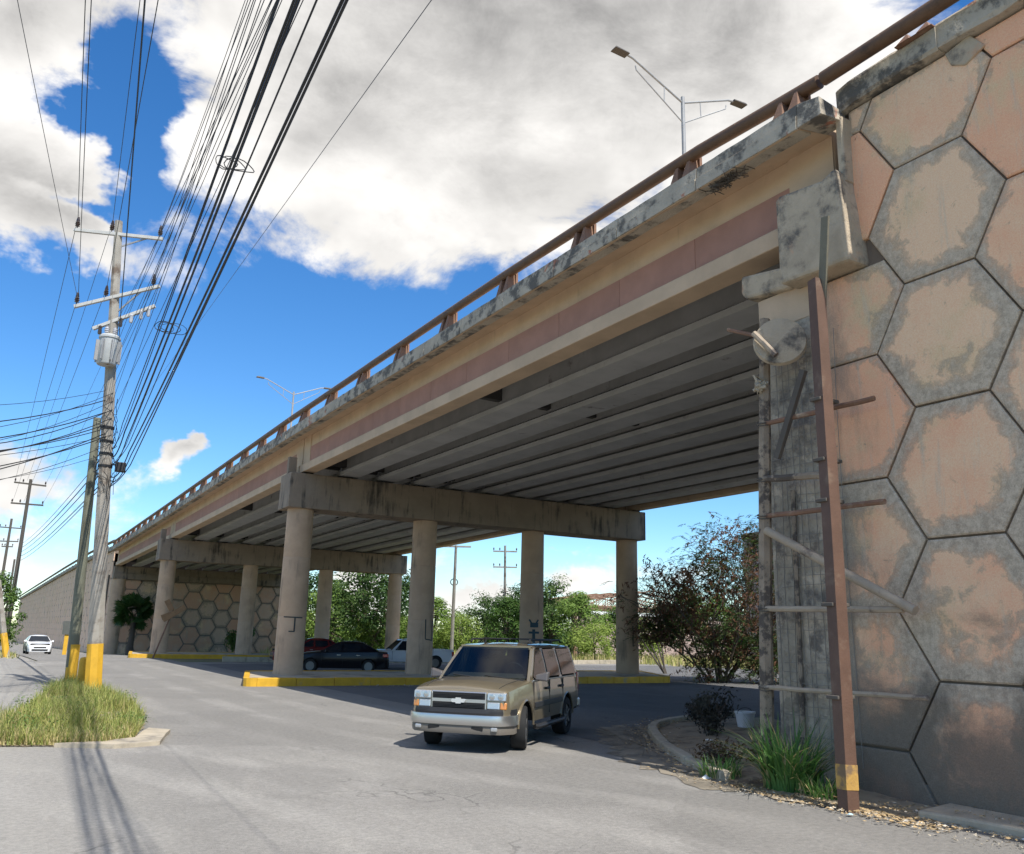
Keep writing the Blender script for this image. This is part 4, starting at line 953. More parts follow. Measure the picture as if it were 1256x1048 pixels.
def bush(name,label,c,r_,h,n,mat,ls,cat='bush'):
    t=thing(name,label,cat,c); mb=MB(); cr=MB(); c=Vector(c)
    for k in range(16):
        a=random.uniform(0,6.28); e=c+Vector((math.cos(a)*r_*.8,math.sin(a)*r_*.8,h*random.uniform(.5,.95))); mb.tube([c,c.lerp(e,.5)+Vector((0,0,.1*h)),e],[.015,.01,.004],4)
    mb.build('stems',m_bark,t)
    lob=[(Vector((random.uniform(-.6,.6)*r_,random.uniform(-.6,.6)*r_,h*random.uniform(.25,.85))),random.uniform(.25,.55)*r_) for _ in range(11)]
    for k in range(n):
        v=rndv(); lc,lr=random.choice(lob); leafquad(cr,c+lc+v*lr,v+rndv()*.8,ls*random.uniform(.6,1.3))
    cr.build('leaves',mat,t,fix=False); return t
m_dkleaf=leafmat('dusty_dark_leaf',(.035,.032,.028),(.09,.085,.06),2)
bush('bush','dark dusty leafless looking bush inside the curved kerb',(13.3,14.2,.05),.55,.85,900,m_dkleaf,.045)
bush('bush','low brownish bush in the shade right of the dark dusty bush',(14.9,16.0,.05),.7,.7,900,m_dkleaf,.05)
bush('bush','rusty dry weeds between the kerb end and the tall grass',(10.6,10.9,.05),.6,.35,500,leafmat('rusty_weed',(.09,.05,.025),(.2,.13,.06),3),.04)
bush('bush','round dark green shrub growing at the far abutment right of the rear second column',(22.6,93.5,gz(93.5)),1.7,3.2,1600,GREENS[1],.16)
def palm():
    random.seed(4); c=Vector((12.3,94.5,gz(94.5))); t=thing('palm','short round fan palm standing against the far abutment beside the road','palm',c)
    mb=MB(); mb.tube([c,c+Vector((.1,0,2.0)),c+Vector((.05,.05,3.9))],[.34,.26,.2],10)
    for k in range(90):
        a=random.uniform(0,6.28); z=random.uniform(.2,3.6); p=c+Vector((math.cos(a)*.28,math.sin(a)*.28,z)); q=p+Vector((math.cos(a)*.12,math.sin(a)*.12,-.25)); mb.tube([p,q],[.03,.01],3)
    mb.build('trunk',m_bark,t); cr=MB(); hub=c+Vector((0,0,4.2))
    for k in range(130):
        d=rndv(); d.z=d.z*.9+.15; d.normalize(); L=random.uniform(.7,1.5); e=hub+d*L
        side=d.cross(Vector((0,0,1))); side=side.normalized() if side.length>.05 else Vector((1,0,0)); ra=random.uniform(-1.2,1.2); side=(side*math.cos(ra)+side.cross(d)*math.sin(ra)).normalized(); up=side.cross(d)
        for q in range(11):
            a=R(-75+15*q); o=(d*math.cos(a)+side*math.sin(a)).normalized(); tip=e+o*random.uniform(.65,.95)+Vector((0,0,-.12)); w=up.cross(o).normalized()*.08
            cr.add([e-w,e+w,e.lerp(tip,.6)+w*.9,tip,e.lerp(tip,.6)-w*.9],[(0,1,2,3,4)])
    cr.build('fronds',GREENS[1],t,fix=False)
palm()

# ---------------------------------------------------------------- utility poles
def insulator(parent,p,h=.34,mat=None):
    mb=MB(); mb.lathe([(.02,0),(.02,.08),(.075,.09),(.05,.13),(.085,.15),(.055,.19),(.08,.21),(.05,.25),(.06,.28),(.03,h)],10,(0,0,0)); o=mb.build('insulator',mat or m_porc,parent,smooth=40,local=True); o.location=Vector(p)-wl(parent); return o
mp=thing('utility_pole','tall leaning grey utility pole with crossarms and a transformer, yellow at its base','utility pole',(2.97,29.45,0))
P0=Vector((3.0,29.43,-.3));P1=Vector((1.93,30.06,15.35))
def onpole(z): f=(z-P0.z)/(P1.z-P0.z); return P0.lerp(P1,f)
zs=[-.3,1.5,5,9,12,15.35]
mb=MB(); mb.tube([onpole(z) for z in zs],[.245,.235,.21,.185,.16,.13],8); mb.build('pole',m_pole,mp)
mb=MB(); mb.tube([onpole(.02),onpole(1.46)],[.252,.243],8); mb.build('yellow_band',m_yellow,mp)
for z in (6.9,7.3,7.7,8.15): mb=MB(); q=onpole(z); mb.tube([q+Vector((0,0,-.04)),q+Vector((0,0,.04))],[.215,.215],10); mb.build('strap',m_black,mp)
def arm(parent,a,b,w=.10,mat=None): 
    mb=MB(); mb.bar(a,b,w,w*1.1); return mb.build('crossarm',mat or m_alarm,parent,bevel=.008)
A1=(Vector((.66,30.72,14.98)),Vector((3.27,29.2,14.72))); A2=(Vector((1.0,30.45,12.2)),Vector((3.36,29.15,13.02))); A3=(Vector((1.62,30.1,11.45)),Vector((3.3,29.2,12.32)))
a1=arm(mp,*A1); a2=arm(mp,*A2); a3=arm(mp,*A3)
for a,fs in ((a1,(.03,.42,.965)),(a2,(.02,.36,.92))):
    X=A1 if a is a1 else A2
    for f in fs: insulator(a,X[0].lerp(X[1],f)+Vector((0,0,.06)),.42)
mb=MB(); mb.bar(onpole(14.4),A1[0].lerp(A1[1],.85),.03,.05); mb.bar(onpole(12.0)+Vector((0,0,.0)),A2[0].lerp(A2[1],.8),.03,.05); mb.build('arm_brace',m_galv,mp)
for f in (.12,.45,.62,.78,.9):
    mb=MB(); p=A3[0].lerp(A3[1],f); mb.lathe([(.05,0),(.065,.05),(.05,.2),(.07,.25),(.03,.3)],8,(p.x,p.y-.05,p.z-.3)); mb.build('cutout',m_porcg if f>.5 else m_porc,a3,smooth=40)
tr=thing('transformer','grey cylindrical transformer hung on the leaning utility pole below the crossarms','transformer',(2.12,29.55,10.15))
c=(2.12,29.55,10.15)
mb=MB(); mb.lathe([(.28,0),(.30,.03),(.30,.86),(.33,.87),(.33,.93),(.26,1.0),(.05,1.03)],20,c); mb.build('tank',nmat('transformer_paint',(.40,.41,.40),.12,3,.5,.05,40,stain=(.2,.12,.06),stain_amt=(.55,.68),stain_scale=4,streak=True),tr,smooth=35)
for k in range(8):
    a=k*math.pi/4+.2; mb=MB(); mb.box(-.02,.02,-.06,.06,.1,.78); o=mb.build('cooling_fin',m_galv,tr,local=True); o.location=(math.cos(a)*.34,math.sin(a)*.34,0); o.rotation_euler=(0,0,a+math.pi/2)
for d in (-.12,.12): insulator(tr,(c[0]+d,c[1],c[2]+1.0),.3,m_porcg)
tp=thing('utility_pole','shorter bare greenish wooden pole leaning beside the leaning grey pole, yellow at its foot','utility pole',(2.64,33.44,0))
mb=MB(); mb.tube([(2.65,33.43,-.3),(2.5,33.5,4.5),(2.37,33.6,9.25)],[.185,.165,.135],10); mb.build('pole',nmat('greenish_wood',(.16,.16,.115),.25,2,.85,.25,40,stain=(.08,.075,.05),stain_amt=(.5,.7),stain_scale=3,streak=True),tp,smooth=40)
mb=MB(); mb.tube([(2.645,33.432,.02),(2.62,33.45,1.36)],[.192,.187],10); mb.build('yellow_band',m_yellow,tp,smooth=40)
sb=thing('bollard','short fat yellow stub post standing tight behind the leaning grey pole','bollard',(2.76,31.0,0))
mb=MB(); mb.lathe([(.14,-.2),(.14,.92),(.12,1.0),(.04,1.03)],14,(2.76,30.9,0)); mb.build('post',m_yellow,sb,smooth=40)
mb=MB(); mb.lathe([(.15,.0),(.17,.10),(.15,.12)],14,(2.76,30.9,0)); mb.build('collar',m_kerb,sb,smooth=40)
def farpole(label,base,top,arms,mat,r0=.17,r1=.11,ins=True):
    t=thing('utility_pole',label,'utility pole',base); b=Vector(base);e=Vector(top); mb=MB(); mb.tube([b+Vector((0,0,-.5)),b.lerp(e,.5),e],[r0,(r0+r1)/2,r1],8); mb.build('pole',mat,t,smooth=40)
    for z,d,w in arms:
        f=(z-b.z)/(e.z-b.z); c=b.lerp(e,f); D=Vector(d).normalized(); a=arm(t,c-D*w,c+D*w,.13,mat)
        if ins:
            for k in (-.95,-.45,.95): insulator(a,c+D*w*k+Vector((0,0,.06)),.34)
    return t
farpole('dark wooden pole with two crossarms, nearest of the far poles at the left edge',(1.62,92.5,gz(92)),(1.58,90.8,15.05),[(14.6,(1,-.5,-.1),1.45),(12.75,(1,-.5,-.05),1.45)],m_darkpole,.22,.13)
farpole('dark wooden pole with two crossarms at the far left edge of the view',(.75,133.5,gz(133)),(.8,133,15.6),[(14.4,(1,-.5,-.05),1.4),(12.6,(1,-.5,0),1.3),(11.9,(1,-.5,0),.7)],m_darkpole,.24,.14)
farpole('small dark distant pole without arms between the two far left poles',(2.4,170,gz(170)),(2.4,170,12.6),[],m_darkpole,.22,.15)
lp=thing('utility_pole','short leaning pale pole with yellow base on the left verge by the tree','utility pole',(1.36,62.8,gz(62)))
mb=MB(); mb.tube([(1.36,62.8,-.3),(.95,63.04,1.35),(.2,63.4,4.6)],[.20,.18,.15],8); mb.build('pole',m_pole,lp,smooth=40)
mb=MB(); mb.tube([(1.30,62.84,-.1),(.93,63.05,1.4)],[.21,.195],8); mb.build('yellow_band',m_yellow,lp,smooth=40)
farpole('slim grey pole with a lone top arm right of the second front column',(35.1,69.5,0),(34.1,67.4,9.5),[(9.4,(1,-.6,0),1.3)],m_pole,.17,.11,False)
mb=MB(); mb.tube([(34.5+.35*math.cos(a),68.3,6.4+.28*math.sin(a)) for a in [k*.4 for k in range(17)]],.04,6); tag(mb.build('cable_coil',m_black),'round coil of cable hanging on the slim grey pole behind the overpass','cable coil')
farpole('straight pale pole with two crossarms in the field behind the tan vehicle',(46.7,80.2,0),(45.35,78.3,11.1),[(10.5,(1,-.6,0),1.25),(8.9,(1,-.6,0),1.25)],m_pole,.17,.11,True)
ym=thing('marker_post','thin yellow marker post behind the pickup bed','marker post',(33.6,70.5,0)); mb=MB(); mb.lathe([(.13,-.1),(.13,4.2),(.05,4.25)],10,(33.6,70.5,0)); mb.build('post',m_yellow,ym,smooth=40)

# ---------------------------------------------------------------- cables
random.seed(3)
def cable(label,pts,r_,mat=m_black,sag=0.,group=None,ext=1.0):
    pts=[Vector(p) for p in pts]; out=[]
    for a,b in zip(pts,pts[1:]):
        n=12
        for k in range(n+(b is pts[-1])):
            f=k/n; out.append(a.lerp(b,f)+Vector((0,0,-sag*4*f*(1-f))))
    mb=MB(); mb.tube(out,r_,5); return tag(mb.build('cable',mat,smooth=60),label,'cable',group)
def through(a,b,ext): a=Vector(a);b=Vector(b); return b+(b-a)*ext
G='overhead cables along the road'
G2='thin house drop wires in the overhead bundle'
CAB=[((1.02,30.44,12.62),(-1.18,17.68,14.0),.010,'thin lone cable farthest left at the top of the picture'),
 ((.72,30.72,15.45),(-.03,18.65,15.2),.014,'cable running from the left insulator of the top crossarm'),
 ((1.07,30.43,12.6),(.07,15.48,13.0),.012,'cable running from the left insulator of the second crossarm'),
 ((1.75,30.1,15.3),(.97,18.16,15.3),.012,'cable from the middle insulator of the top crossarm'),
 ((2.4,29.75,11.1),(.68,11.57,10.5),.018,'dark cable passing close in front of the leaning grey pole'),
 ((1.85,30.0,12.9),(1.02,14.18,12.5),.012,'cable from the middle insulator of the second crossarm'),
 ((3.2,29.25,15.1),(2.76,16.32,14.8),.010,'thin wire from the right insulator of the top crossarm'),
 ((3.2,29.25,13.3),(2.4,13.45,12.6),.011,'thin wire from the right insulator of the second crossarm'),
 ((3.2,29.3,12.25),(2.28,12.39,11.8),.010,'thin wire from the right end of the third crossarm'),
 ((2.86,29.5,12.0),(2.32,11.94,11.5),.010,'thin wire from the inner cut-out of the third crossarm'),
 ((2.82,29.54,8.3),(1.9,9.24,9.4),.016,'leftmost black cable of the low bundle'),
 ((2.88,29.51,8.17),(1.93,9.08,9.3),.014,'second black cable of the low bundle'),
 ((2.91,29.48,8.04),(1.95,8.65,9.0),.026,'thickest black cable of the left low bundle, tied with loops'),
 ((2.99,29.44,7.77),(1.95,8.51,8.9),.022,'thick black cable beside the looped one'),
 ((3.0,29.43,7.64),(1.99,8.34,8.8),.012,'slim black cable right of the looped one'),
 ((3.07,29.39,7.64),(2.02,7.76,8.4),.015,'single black cable midway between the two low bundles'),
 ((3.1,29.37,7.38),(2.04,7.18,8.0),.024,'left thick cable of the right low bundle'),
 ((3.16,29.34,7.25),(2.04,7.04,7.9),.020,'right thick cable of the right low bundle'),
 ((3.19,29.32,6.98),(2.03,6.76,7.7),.020,'outermost thick cable of the right low bundle'),
 ((4.43,28.6,11.53),(3.32,7.79,9.0),.007,'thin grey wire crossing the sky alone right of all the bundles')]
FAR={1:(.35,91.6,15.0),3:(1.3,91.0,14.9),5:(1.3,91,12.95),2:(.4,92,12.95),6:(2.8,90.3,14.6),7:(2.85,90.6,12.9),10:(1.75,91,9.2),12:(1.75,91,8.8),13:(1.75,91,8.4),16:(1.75,91,8.0),17:(1.75,91,7.6)}
for i,(a,b,r_,l) in enumerate(CAB):
    e=through(a,b,.75 if i>3 else 1.2)
    pts=[e,a]
    if i in FAR: pts=[e,a,FAR[i]]
    elif i==19: pts=[e,through(b,a,2.6)]
    elif 10<=i<=18: pts=[e,a,tuple(onpole(a[2]-.75)+Vector((.1,-.1,0)))]
    if 10<=i<=18 and i in FAR: pts=[e,a,tuple(onpole(a[2]-.75)+Vector((.12,-.1,0))),FAR[i]]
    n=[]
    cable(l,pts,r_*.78,m_grey if i in (0,19) else m_black,.35 if i in FAR else .12,G)
for k in range(9):
    f=k/8; zq=8.2+3.6*f; a=tuple(onpole(zq)+Vector((.12,-.1,0))); b=(1.75+.6*random.random(),8.8+2.5*random.random(),9.2+1.8*random.random()); e=through(a,b,.7)
    cable('one of several alike thin dark wires strung between the thick overhead cables',[e,a],.0065,m_black,.25*random.random(),G2)
# loops tied in the bundle
for lab,p,r_ in (('small wire loops tied round the bundle high in the sky',(2.1,12.2,8.75),.16),('small wire loops tied round the bundle just right of the pole',(2.45,19.5,8.45),.2)):
    mb=MB()
    for k in range(3):
        ph=random.uniform(0,6); mb.tube([Vector(p)+Vector((r_*math.cos(a)*(1+.2*k)+.1*k,.05*math.sin(2*a+ph),r_*.6*math.sin(a))) for a in [q*.45 for q in range(15)]],.008,4)
    tag(mb.build('wire_loop',m_black),lab,'wire loop')
for k in range(8):
    z=9.3-.28*k; a=onpole(z)+Vector((.1,-.15,0)); b=Vector((-4.6+random.uniform(-.6,.6),22.4+random.uniform(-.4,.4),z*.62+random.uniform(-.5,.3)))
    cable('one of several alike thin wires drooping in the tangle left of the leaning pole',[a,b],random.choice((.007,.009,.014)),m_black,random.uniform(.3,.9),'thin service wires drooping to the left')
# service drops leaving to the left
m0=[(2.35,29.8,9.1),(2.4,29.75,8.7),(2.45,29.75,8.3),(2.5,29.7,7.9),(2.3,29.8,9.4),(2.45,29.7,8.0)]
m1=[(-4.5,22.5,5.9),(-4.4,22.4,5.35),(-4.4,22.4,5.0),(-4.3,22.3,4.6),(-5,22.6,6.5),(-4.3,22.2,4.2)]
nm=['topmost','second','third','fourth','thin upper','lowest']
for a,b,n_ in zip(m0,m1,nm): cable(n_+' black service cable drooping from the leaning pole to the left edge',[a,b],.016 if 'thin' not in n_ else .008,m_black,.45,'service cables drooping to the left')
mb=MB()
for k in range(26):
    z=random.uniform(6.6,9.4); c=onpole(z); a=random.uniform(0,6.28); pts=[c+Vector((math.cos(a+q*.5)*random.uniform(.2,.38),math.sin(a+q*.5)*random.uniform(.2,.38),-.25*q*random.uniform(.2,1))) for q in range(5)]; mb.tube(pts,.010,4)
stuff(mb.build('tangled_wires',m_black,mp))
mb=MB(); mb.box(2.75,3.05,29.15,29.35,6.7,7.0); mb.build('splice_box',m_black,mp,bevel=.02)

# ---------------------------------------------------------------- signs and far things
rs=thing('road_sign','grey backed road sign panel on two legs beside the far road','road sign',(5.9,75.5,gz(75)))
mb=MB(); mb.box(4.95,6.25,75.44,75.50,1.28,2.28); mb.build('panel',nmat('sign_back',(.09,.095,.085),.15,3,.6,.05,30),rs)
for x,mm in ((5.30,m_yellow),(6.08,m_beige)): 
    mb=MB(); mb.box(x-.14,x+.14,75.52,75.62,gz(75)-.2,1.5); mb.build('leg',mm,rs)
xb=thing('crossbuck','rusty crossbuck sign leaning on a thin post at the end of the rear island','sign',(9.75,62.6,gz(62)))
mb=MB(); mb.tube([(9.6,62.6,-.2),(10.55,62.3,3.2)],.055,7); mb.build('post',m_rust,xb)
m_xb=nmat('brown_sign_back',(.26,.15,.075),.2,3,.7,.1,30)
for a,b in (((9.95,62.2,2.45),(11.25,62.1,3.35)),((10.05,62.24,3.75),(10.45,62.2,3.1)),((10.55,62.22,2.9),(9.85,62.22,2.6))):
    mb=MB(); mb.bar(a,b,.34,.05,(0,1,0)); mb.build('board',m_xb,xb)
hall=thing('truss_hall','roofless hall with rusty roof trusses over a pale block wall beyond the field','building',(62,85,0))
m_block=nmat('pink_block',(.40,.30,.26),.15,1,.9,.1,10)
mb=MB(); mb.box(58,82,84,84.4,-.5,4.6); mb.build('wall',m_block,hall); mb=MB(); mb.box(56,58,84.1,84.5,4.0,4.4); mb.box(57.5,82.5,83.8,84.6,4.6,4.95); mb.build('wall_beam',m_paper,hall)
for k in range(6):
    mb=MB(); y=84+k*3.0; L=[(57+q*2.6,y,5.6) for q in range(11)]; U=[(57+q*2.6,y,5.8+1.9*(1-abs(q-5)/5)) for q in range(11)]
    mb.tube(L,.07,4);mb.tube(U,.08,4)
    for a,b in zip(L,U): mb.tube([a,b],.05,4)
    for a,b in zip(L,U[1:]): mb.tube([a,b],.05,4)
    mb.build('roof_truss',m_rust,hall)
for x in (58,66,74,82): mb=MB(); mb.box(x-.2,x+.2,83.6,84,-.5,5.6); mb.build('post',m_rust,hall)
ob=thing('block_building','unfinished pinkish block building glimpsed through the reddish tree','building',(66,50,0))
mb=MB(); mb.box(58,78,44,57,-.5,11.5); mb.build('wall',m_block,ob)
for k in range(3):
    mb=MB(); mb.box(57.85,78.1,43.85,57.1,3.6+k*3.7,3.95+k*3.7); mb.build('floor_slab',m_rust,ob)
lh=thing('small_house','small pale house far behind the trees left of the rear pier columns','house',(28,104,gz(104))); mb=MB(); mb.box(26.5,31,103,108,-1.5,3.6); mb.build('wall',m_paper,lh); mb=MB(); mb.box(26.2,31.3,102.7,108.3,3.6,3.9); mb.build('roof',m_kerb,lh)
lt=tree_proto('verge_tree',6.5,2.2,34,100,.13,GREENS[0],.15,31); lt.location=(.55,84,gz(84)); lt['label']='dusty green tree on the left verge hiding the end of the ramp wall'
random.seed(8)
bush('bush','low green bush on the left verge at the foot of the short leaning pole',(-.6,64,0),1.3,1.6,900,GREENS[0],.12)
bush('bush','straggly brush at the left edge by the verge tree',(-2.2,72,-.2),2.0,3.0,1300,GREENS[2],.14)
mb=MB()
for k in range(2500):
    x=random.uniform(-9,1.9);y=random.uniform(60,80); 
    mb.cm=0 if random.random()<.5 else 1; blades(mb,x,y,gz(y),random.uniform(.1,.4),random.uniform(.2,.8),random.uniform(0,6.28),random.uniform(.03,.07),2)
stuff(mb.build('verge_grass',[m_grass,m_grassdry],fix=False))

# ---------------------------------------------------------------- vehicles (x forward, y left, z up)
m_tyre=nmat('tyre_rubber',(.018,.018,.018),.2,6,.85,.1,40)
m_rim=plain('alloy_rim',(.20,.20,.20),.4,.7)
m_chrome=plain('chrome',(.60,.59,.57),.30,.9)
m_trim=plain('black_trim',(.02,.02,.021),.55)
m_under=plain('underbody',(.012,.012,.012),.9)
m_glass=plain('tinted_glass',(.012,.016,.022),.05,0,0,.4)
m_clearglass=bpy.data.materials.new('window_glass'); m_clearglass.use_nodes=True
def _glass():
    t=NT(m_clearglass.node_tree); t.n.remove(t.n['Principled BSDF']); a=t.new('ShaderNodeBsdfTransparent'); a.inputs[0].default_value=(.30,.36,.37,1); g=t.new('ShaderNodeBsdfGlossy'); g.inputs['Roughness'].default_value=.03
    f=t.new('ShaderNodeFresnel'); f.inputs[0].default_value=1.36; ms=t.new('ShaderNodeMixShader'); t.l.new(t.m('ADD',f.outputs[0],.05),ms.inputs[0]); t.l.new(a.outputs[0],ms.inputs[1]); t.l.new(g.outputs[0],ms.inputs[2]); t.l.new(ms.outputs[0],t.n['Material Output'].inputs[0])
_glass()
m_seat=plain('seat_cloth',(.10,.085,.07),.9)
m_lens=plain('clear_lens',(.50,.51,.51),.22,.55,1)
m_amber=plain('amber_lens',(.55,.20,.03),.2,0,1)
m_redl=plain('red_lens',(.38,.015,.015),.2,0,1)
def paint(name,c,metal=.35,rough=.32): 
    m=nmat(name,c,.05,.8,rough,0,60,metal=metal,coat=.8); return m
def interp(tab,x):
    if x<=tab[0][0]: return tab[0][1:]
    for a,b in zip(tab,tab[1:]):
        if x<=b[0]: f=(x-a[0])/(b[0]-a[0]); return tuple(p+(q-p)*f for p,q in zip(a[1:],b[1:]))
    return tab[-1][1:]
def shell(tab,base,axles,ra,zc,mat,parent,bulge=.035):
    """tab: x, half width, shoulder z, crown z ; sides with wheel arches, top deck, end caps"""
    x0,x1=tab[0][0],tab[-1][0]; xs=set([t[0] for t in tab])
    n=34
    for k in range(n+1): xs.add(round(x0+(x1-x0)*k/n,4))
    for a in axles:
        for k in range(19): xs.add(round(a+ra*math.cos(math.pi*k/18),4))
    xs=sorted(x for x in xs if x0<=x<=x1); mb=MB(); ring=[]
    for x in xs:
        hw,zs,zt=interp(tab,x); zl=base(x) if callable(base) else base
        for a in axles:
            d=ra*ra-(x-a)**2
            if d>0: zl=max(zl,zc+math.sqrt(d))
        zl=min(zl,zs-.04); pts=[]
        for k in range(8):
            f=k/7; z=zl+(zs-zl)*f; g=(z-.3)/(zs-.3) if zs>.3 else f
            w=hw-bulge*abs(max(0,min(1,g))-.55)**1.6*3.0; 
            pts.append((x,w,z))
        w=pts[-1][1]; pts.append((x,w-.035,zs+.022 if zt>zs else zs+.01))
        for f in (.75,.4,0): pts.append((x,w*f,zs+.02+(zt-zs)*(1-f*f)))
        ring.append(pts+[(p[0],-p[1],p[2]) for p in reversed(pts[:-1])])
    m=len(ring[0])
    for r_ in ring: mb.v+=r_
    for i in range(len(ring)-1):
        for k in range(m-1): mb.f.append((i*m+k,i*m+k+1,(i+1)*m+k+1,(i+1)*m+k)); mb.mi.append(0)
    mb.f.append(tuple(range(m))); mb.mi.append(0); b=(len(ring)-1)*m; mb.f.append(tuple(range(b,b+m))); mb.mi.append(0)
    # inner liner so that the wheel wells are closed and dark
    o=mb.build('body',mat,parent,smooth=38,local=True)
    lin=MB(); hw=interp(tab,(x0+x1)/2)[0]; zs=interp(tab,(x0+x1)/2)[1]
    lin.box(x0+.12,x1-.12,-hw+.30,hw-.30,(base(0) if callable(base) else base)-.02,zs-.1)
    for a,b_ in ((x0+.15,axles[1]-ra-.03),(axles[1]+ra+.03,axles[0]-ra-.03),(axles[0]+ra+.03,x1-.12)):
        ww=.05 if b_<axles[0]+ra else .22
        if b_>a: lin.box(a,b_,-hw+ww,hw-ww,(base(0) if callable(base) else base)+.01,zs-.12)
    lin.build('underbody',m_under,parent,local=True); return o
def wheel(parent,x,y,r_,w,steer=0,spokes=5):
    s=1 if y>0 else -1; t=MB()
    t.lathe([(r_*.62,-w/2),(r_*.94,-w/2),(r_,-w*.36),(r_,w*.36),(r_*.94,w/2),(r_*.62,w/2),(r_*.60,w*.3),(r_*.60,-w*.3)],28,(0,0,0),'y')
    o=t.build('wheel',m_tyre,parent,smooth=35,local=True); o.location=(x,y,r_); o.rotation_euler=(0,0,steer)
    q=MB(); q.lathe([(r_*.62,w*.40*s),(r_*.58,w*.34*s),(r_*.5,w*.22*s),(.03,w*.20*s)],24,(0,0,0),'y')
    ri=q.build('rim',m_rim,o,smooth=35,local=True)
    q=MB()
    for k in range(spokes):
        a=2*math.pi*k/spokes; c,n=math.cos(a),math.sin(a); q.bar((c*.05,w*.33*s,n*.05),(c*r_*.56,w*.36*s,n*r_*.56),.05,.075,(0,1,0))
    q.lathe([(.07,w*.28*s),(.06,w*.40*s),(.01,w*.41*s)],12,(0,0,0),'y'); q.build('spokes',m_rim,ri,local=True)
    return o
def greenhouse(parent,mat,bf,tf,tr,br,zbelt,ztop,wb,wt,crown=.03,name='cabin',zrb=None,pillars=None):
    zr=zbelt if zrb is None else zrb
    mb=MB(); b=[(br,-wb,zr),(br,wb,zr),(bf,-wb,zbelt),(bf,wb,zbelt)]
    N=5; vs=[];  # roof rows from rear to front, 7 across
    rows=[(br,wb,zr-.02,0),((br+tr)/2,(wb+wt)/2,(zr+ztop)/2,0)]
    xs=[tr+(tf-tr)*k/6 for k in range(7)]
    prof=[]
    def sect(x,w,zb_,zt,wt_):
        return [(x,w,zb_),(x,w*.55+wt_*.45,zb_+(zt-zb_)*.5),(x,wt_+.02,zb_+(zt-zb_)*.93),(x,wt_-.05,zt),(x,wt_*.5,zt+crown*.8),(x,0,zt+crown),(x,-wt_*.5,zt+crown*.8),(x,-wt_+.05,zt),(x,-wt_-.02,zb_+(zt-zb_)*.93),(x,-(w*.55+wt_*.45),zb_+(zt-zb_)*.5),(x,-w,zb_)]
    secs=[]
    def at(xa,xb,f,fz): pass
    # rear slope, roof, front slope as full cross sections; x shifts with height on the slopes
    def slope(xb_,xt,zb_): 
        base=[(p[0],p[1],min(p[2],ztop)) for p in sect(0,wb,zb_,ztop,wt)]; return [(xb_+(xt-xb_)*max(0,min(1,(p[2]-zb_)/(ztop-zb_))),p[1],p[2]) for p in base]
    secs=[slope(br,tr,zr)]
    for x in xs[1:-1]:
        f=(x-tr)/(tf-tr); secs.append([(br+(bf-br)*f+((x)-(br+(bf-br)*f))*max(0,min(1,(p[2]-zbelt)/(ztop-zbelt))),p[1],p[2]) for p in sect(0,wb,zr+(zbelt-zr)*f,ztop+.012*math.sin(math.pi*f),wt)])
    secs.append(slope(bf,tf,zbelt)); m=11
    for s_ in secs: mb.v+=s_
    for i in range(len(secs)-1):
        for k in range(m-1):
            if pillars and k in (0,1,m-3,m-2): continue
            mb.f.append((i*m+k,i*m+k+1,(i+1)*m+k+1,(i+1)*m+k)); mb.mi.append(0)
    if not pillars: mb.f.append(tuple(range(m))); mb.mi.append(0); q=(len(secs)-1)*m; mb.f.append(tuple(range(q,q+m))); mb.mi.append(0)
    o=mb.build(name,mat,parent,smooth=30,local=True)
    if pillars:
        zt=zbelt+(ztop-zbelt)*.94; zm=(zbelt+zt)/2
        def w(z): f=(z-zbelt)/(ztop-zbelt); return (wb+(wb*.55+wt*.45-wb)*f/.5 if f<.5 else (wb*.55+wt*.45)+((wt+.02)-(wb*.55+wt*.45))*(f-.5)/.43)
        for s in (1,-1):
            for a,b,c,d in pillars:
                p=MB(); L=[(zbelt-.03,a,b),(zm,(a+c)/2,(b+d)/2),(zt,c,d)]
                for z,x0,x1 in L: p.v+=[(x0,s*w(max(z,zbelt)),z),(x1,s*w(max(z,zbelt)),z),(x1,s*(w(max(z,zbelt))-.06),z),(x0,s*(w(max(z,zbelt))-.06),z)]
                for i in range(2):
                    for k in range(4): p.f.append((i*4+k,i*4+(k+1)%4,i*4+4+(k+1)%4,i*4+4+k)); p.mi.append(0)
                p.build('pillar',mat,parent,smooth=30,local=True)
        hd=MB(); hd.bar((tf+.03,-(wt-.02),ztop-.035),(tf+.03,wt-.02,ztop-.035),.07,.07); hd.bar((tr-.02,-(wt-.02),ztop-.04),(tr-.02,wt-.02,ztop-.04),.07,.08); hd.build('roof_header',mat,parent,local=True)
    return o
def pane(parent,name,quad,mat=None,d=.012,seal=True):
    P=[Vector(p) for p in quad]; n=(P[1]-P[0]).cross(P[2]-P[0]).normalized(); c=sum(P,Vector())/len(P)
    ref=Vector((0,0,1.0)); 
    if n.dot(c-ref)<0: n=-n
    if seal:
        mb=MB(); Q=[c+(p-c)*1.045 for p in P]; k=len(P); mb.add([p+n*(d-.006) for p in Q]+[p-n*.03 for p in Q],[tuple(range(k))]+[(i,(i+1)%k,k+(i+1)%k,k+i) for i in range(k)]); s=mb.build('window_seal',m_trim,parent,local=True)
    mb=MB(); k=len(P); mb.add([p+n*d for p in P]+[p-n*.02 for p in P],[tuple(range(k))]+[(i,(i+1)%k,k+(i+1)%k,k+i) for i in range(k)])
    return mb.build(name,mat or m_glass,parent,local=True)
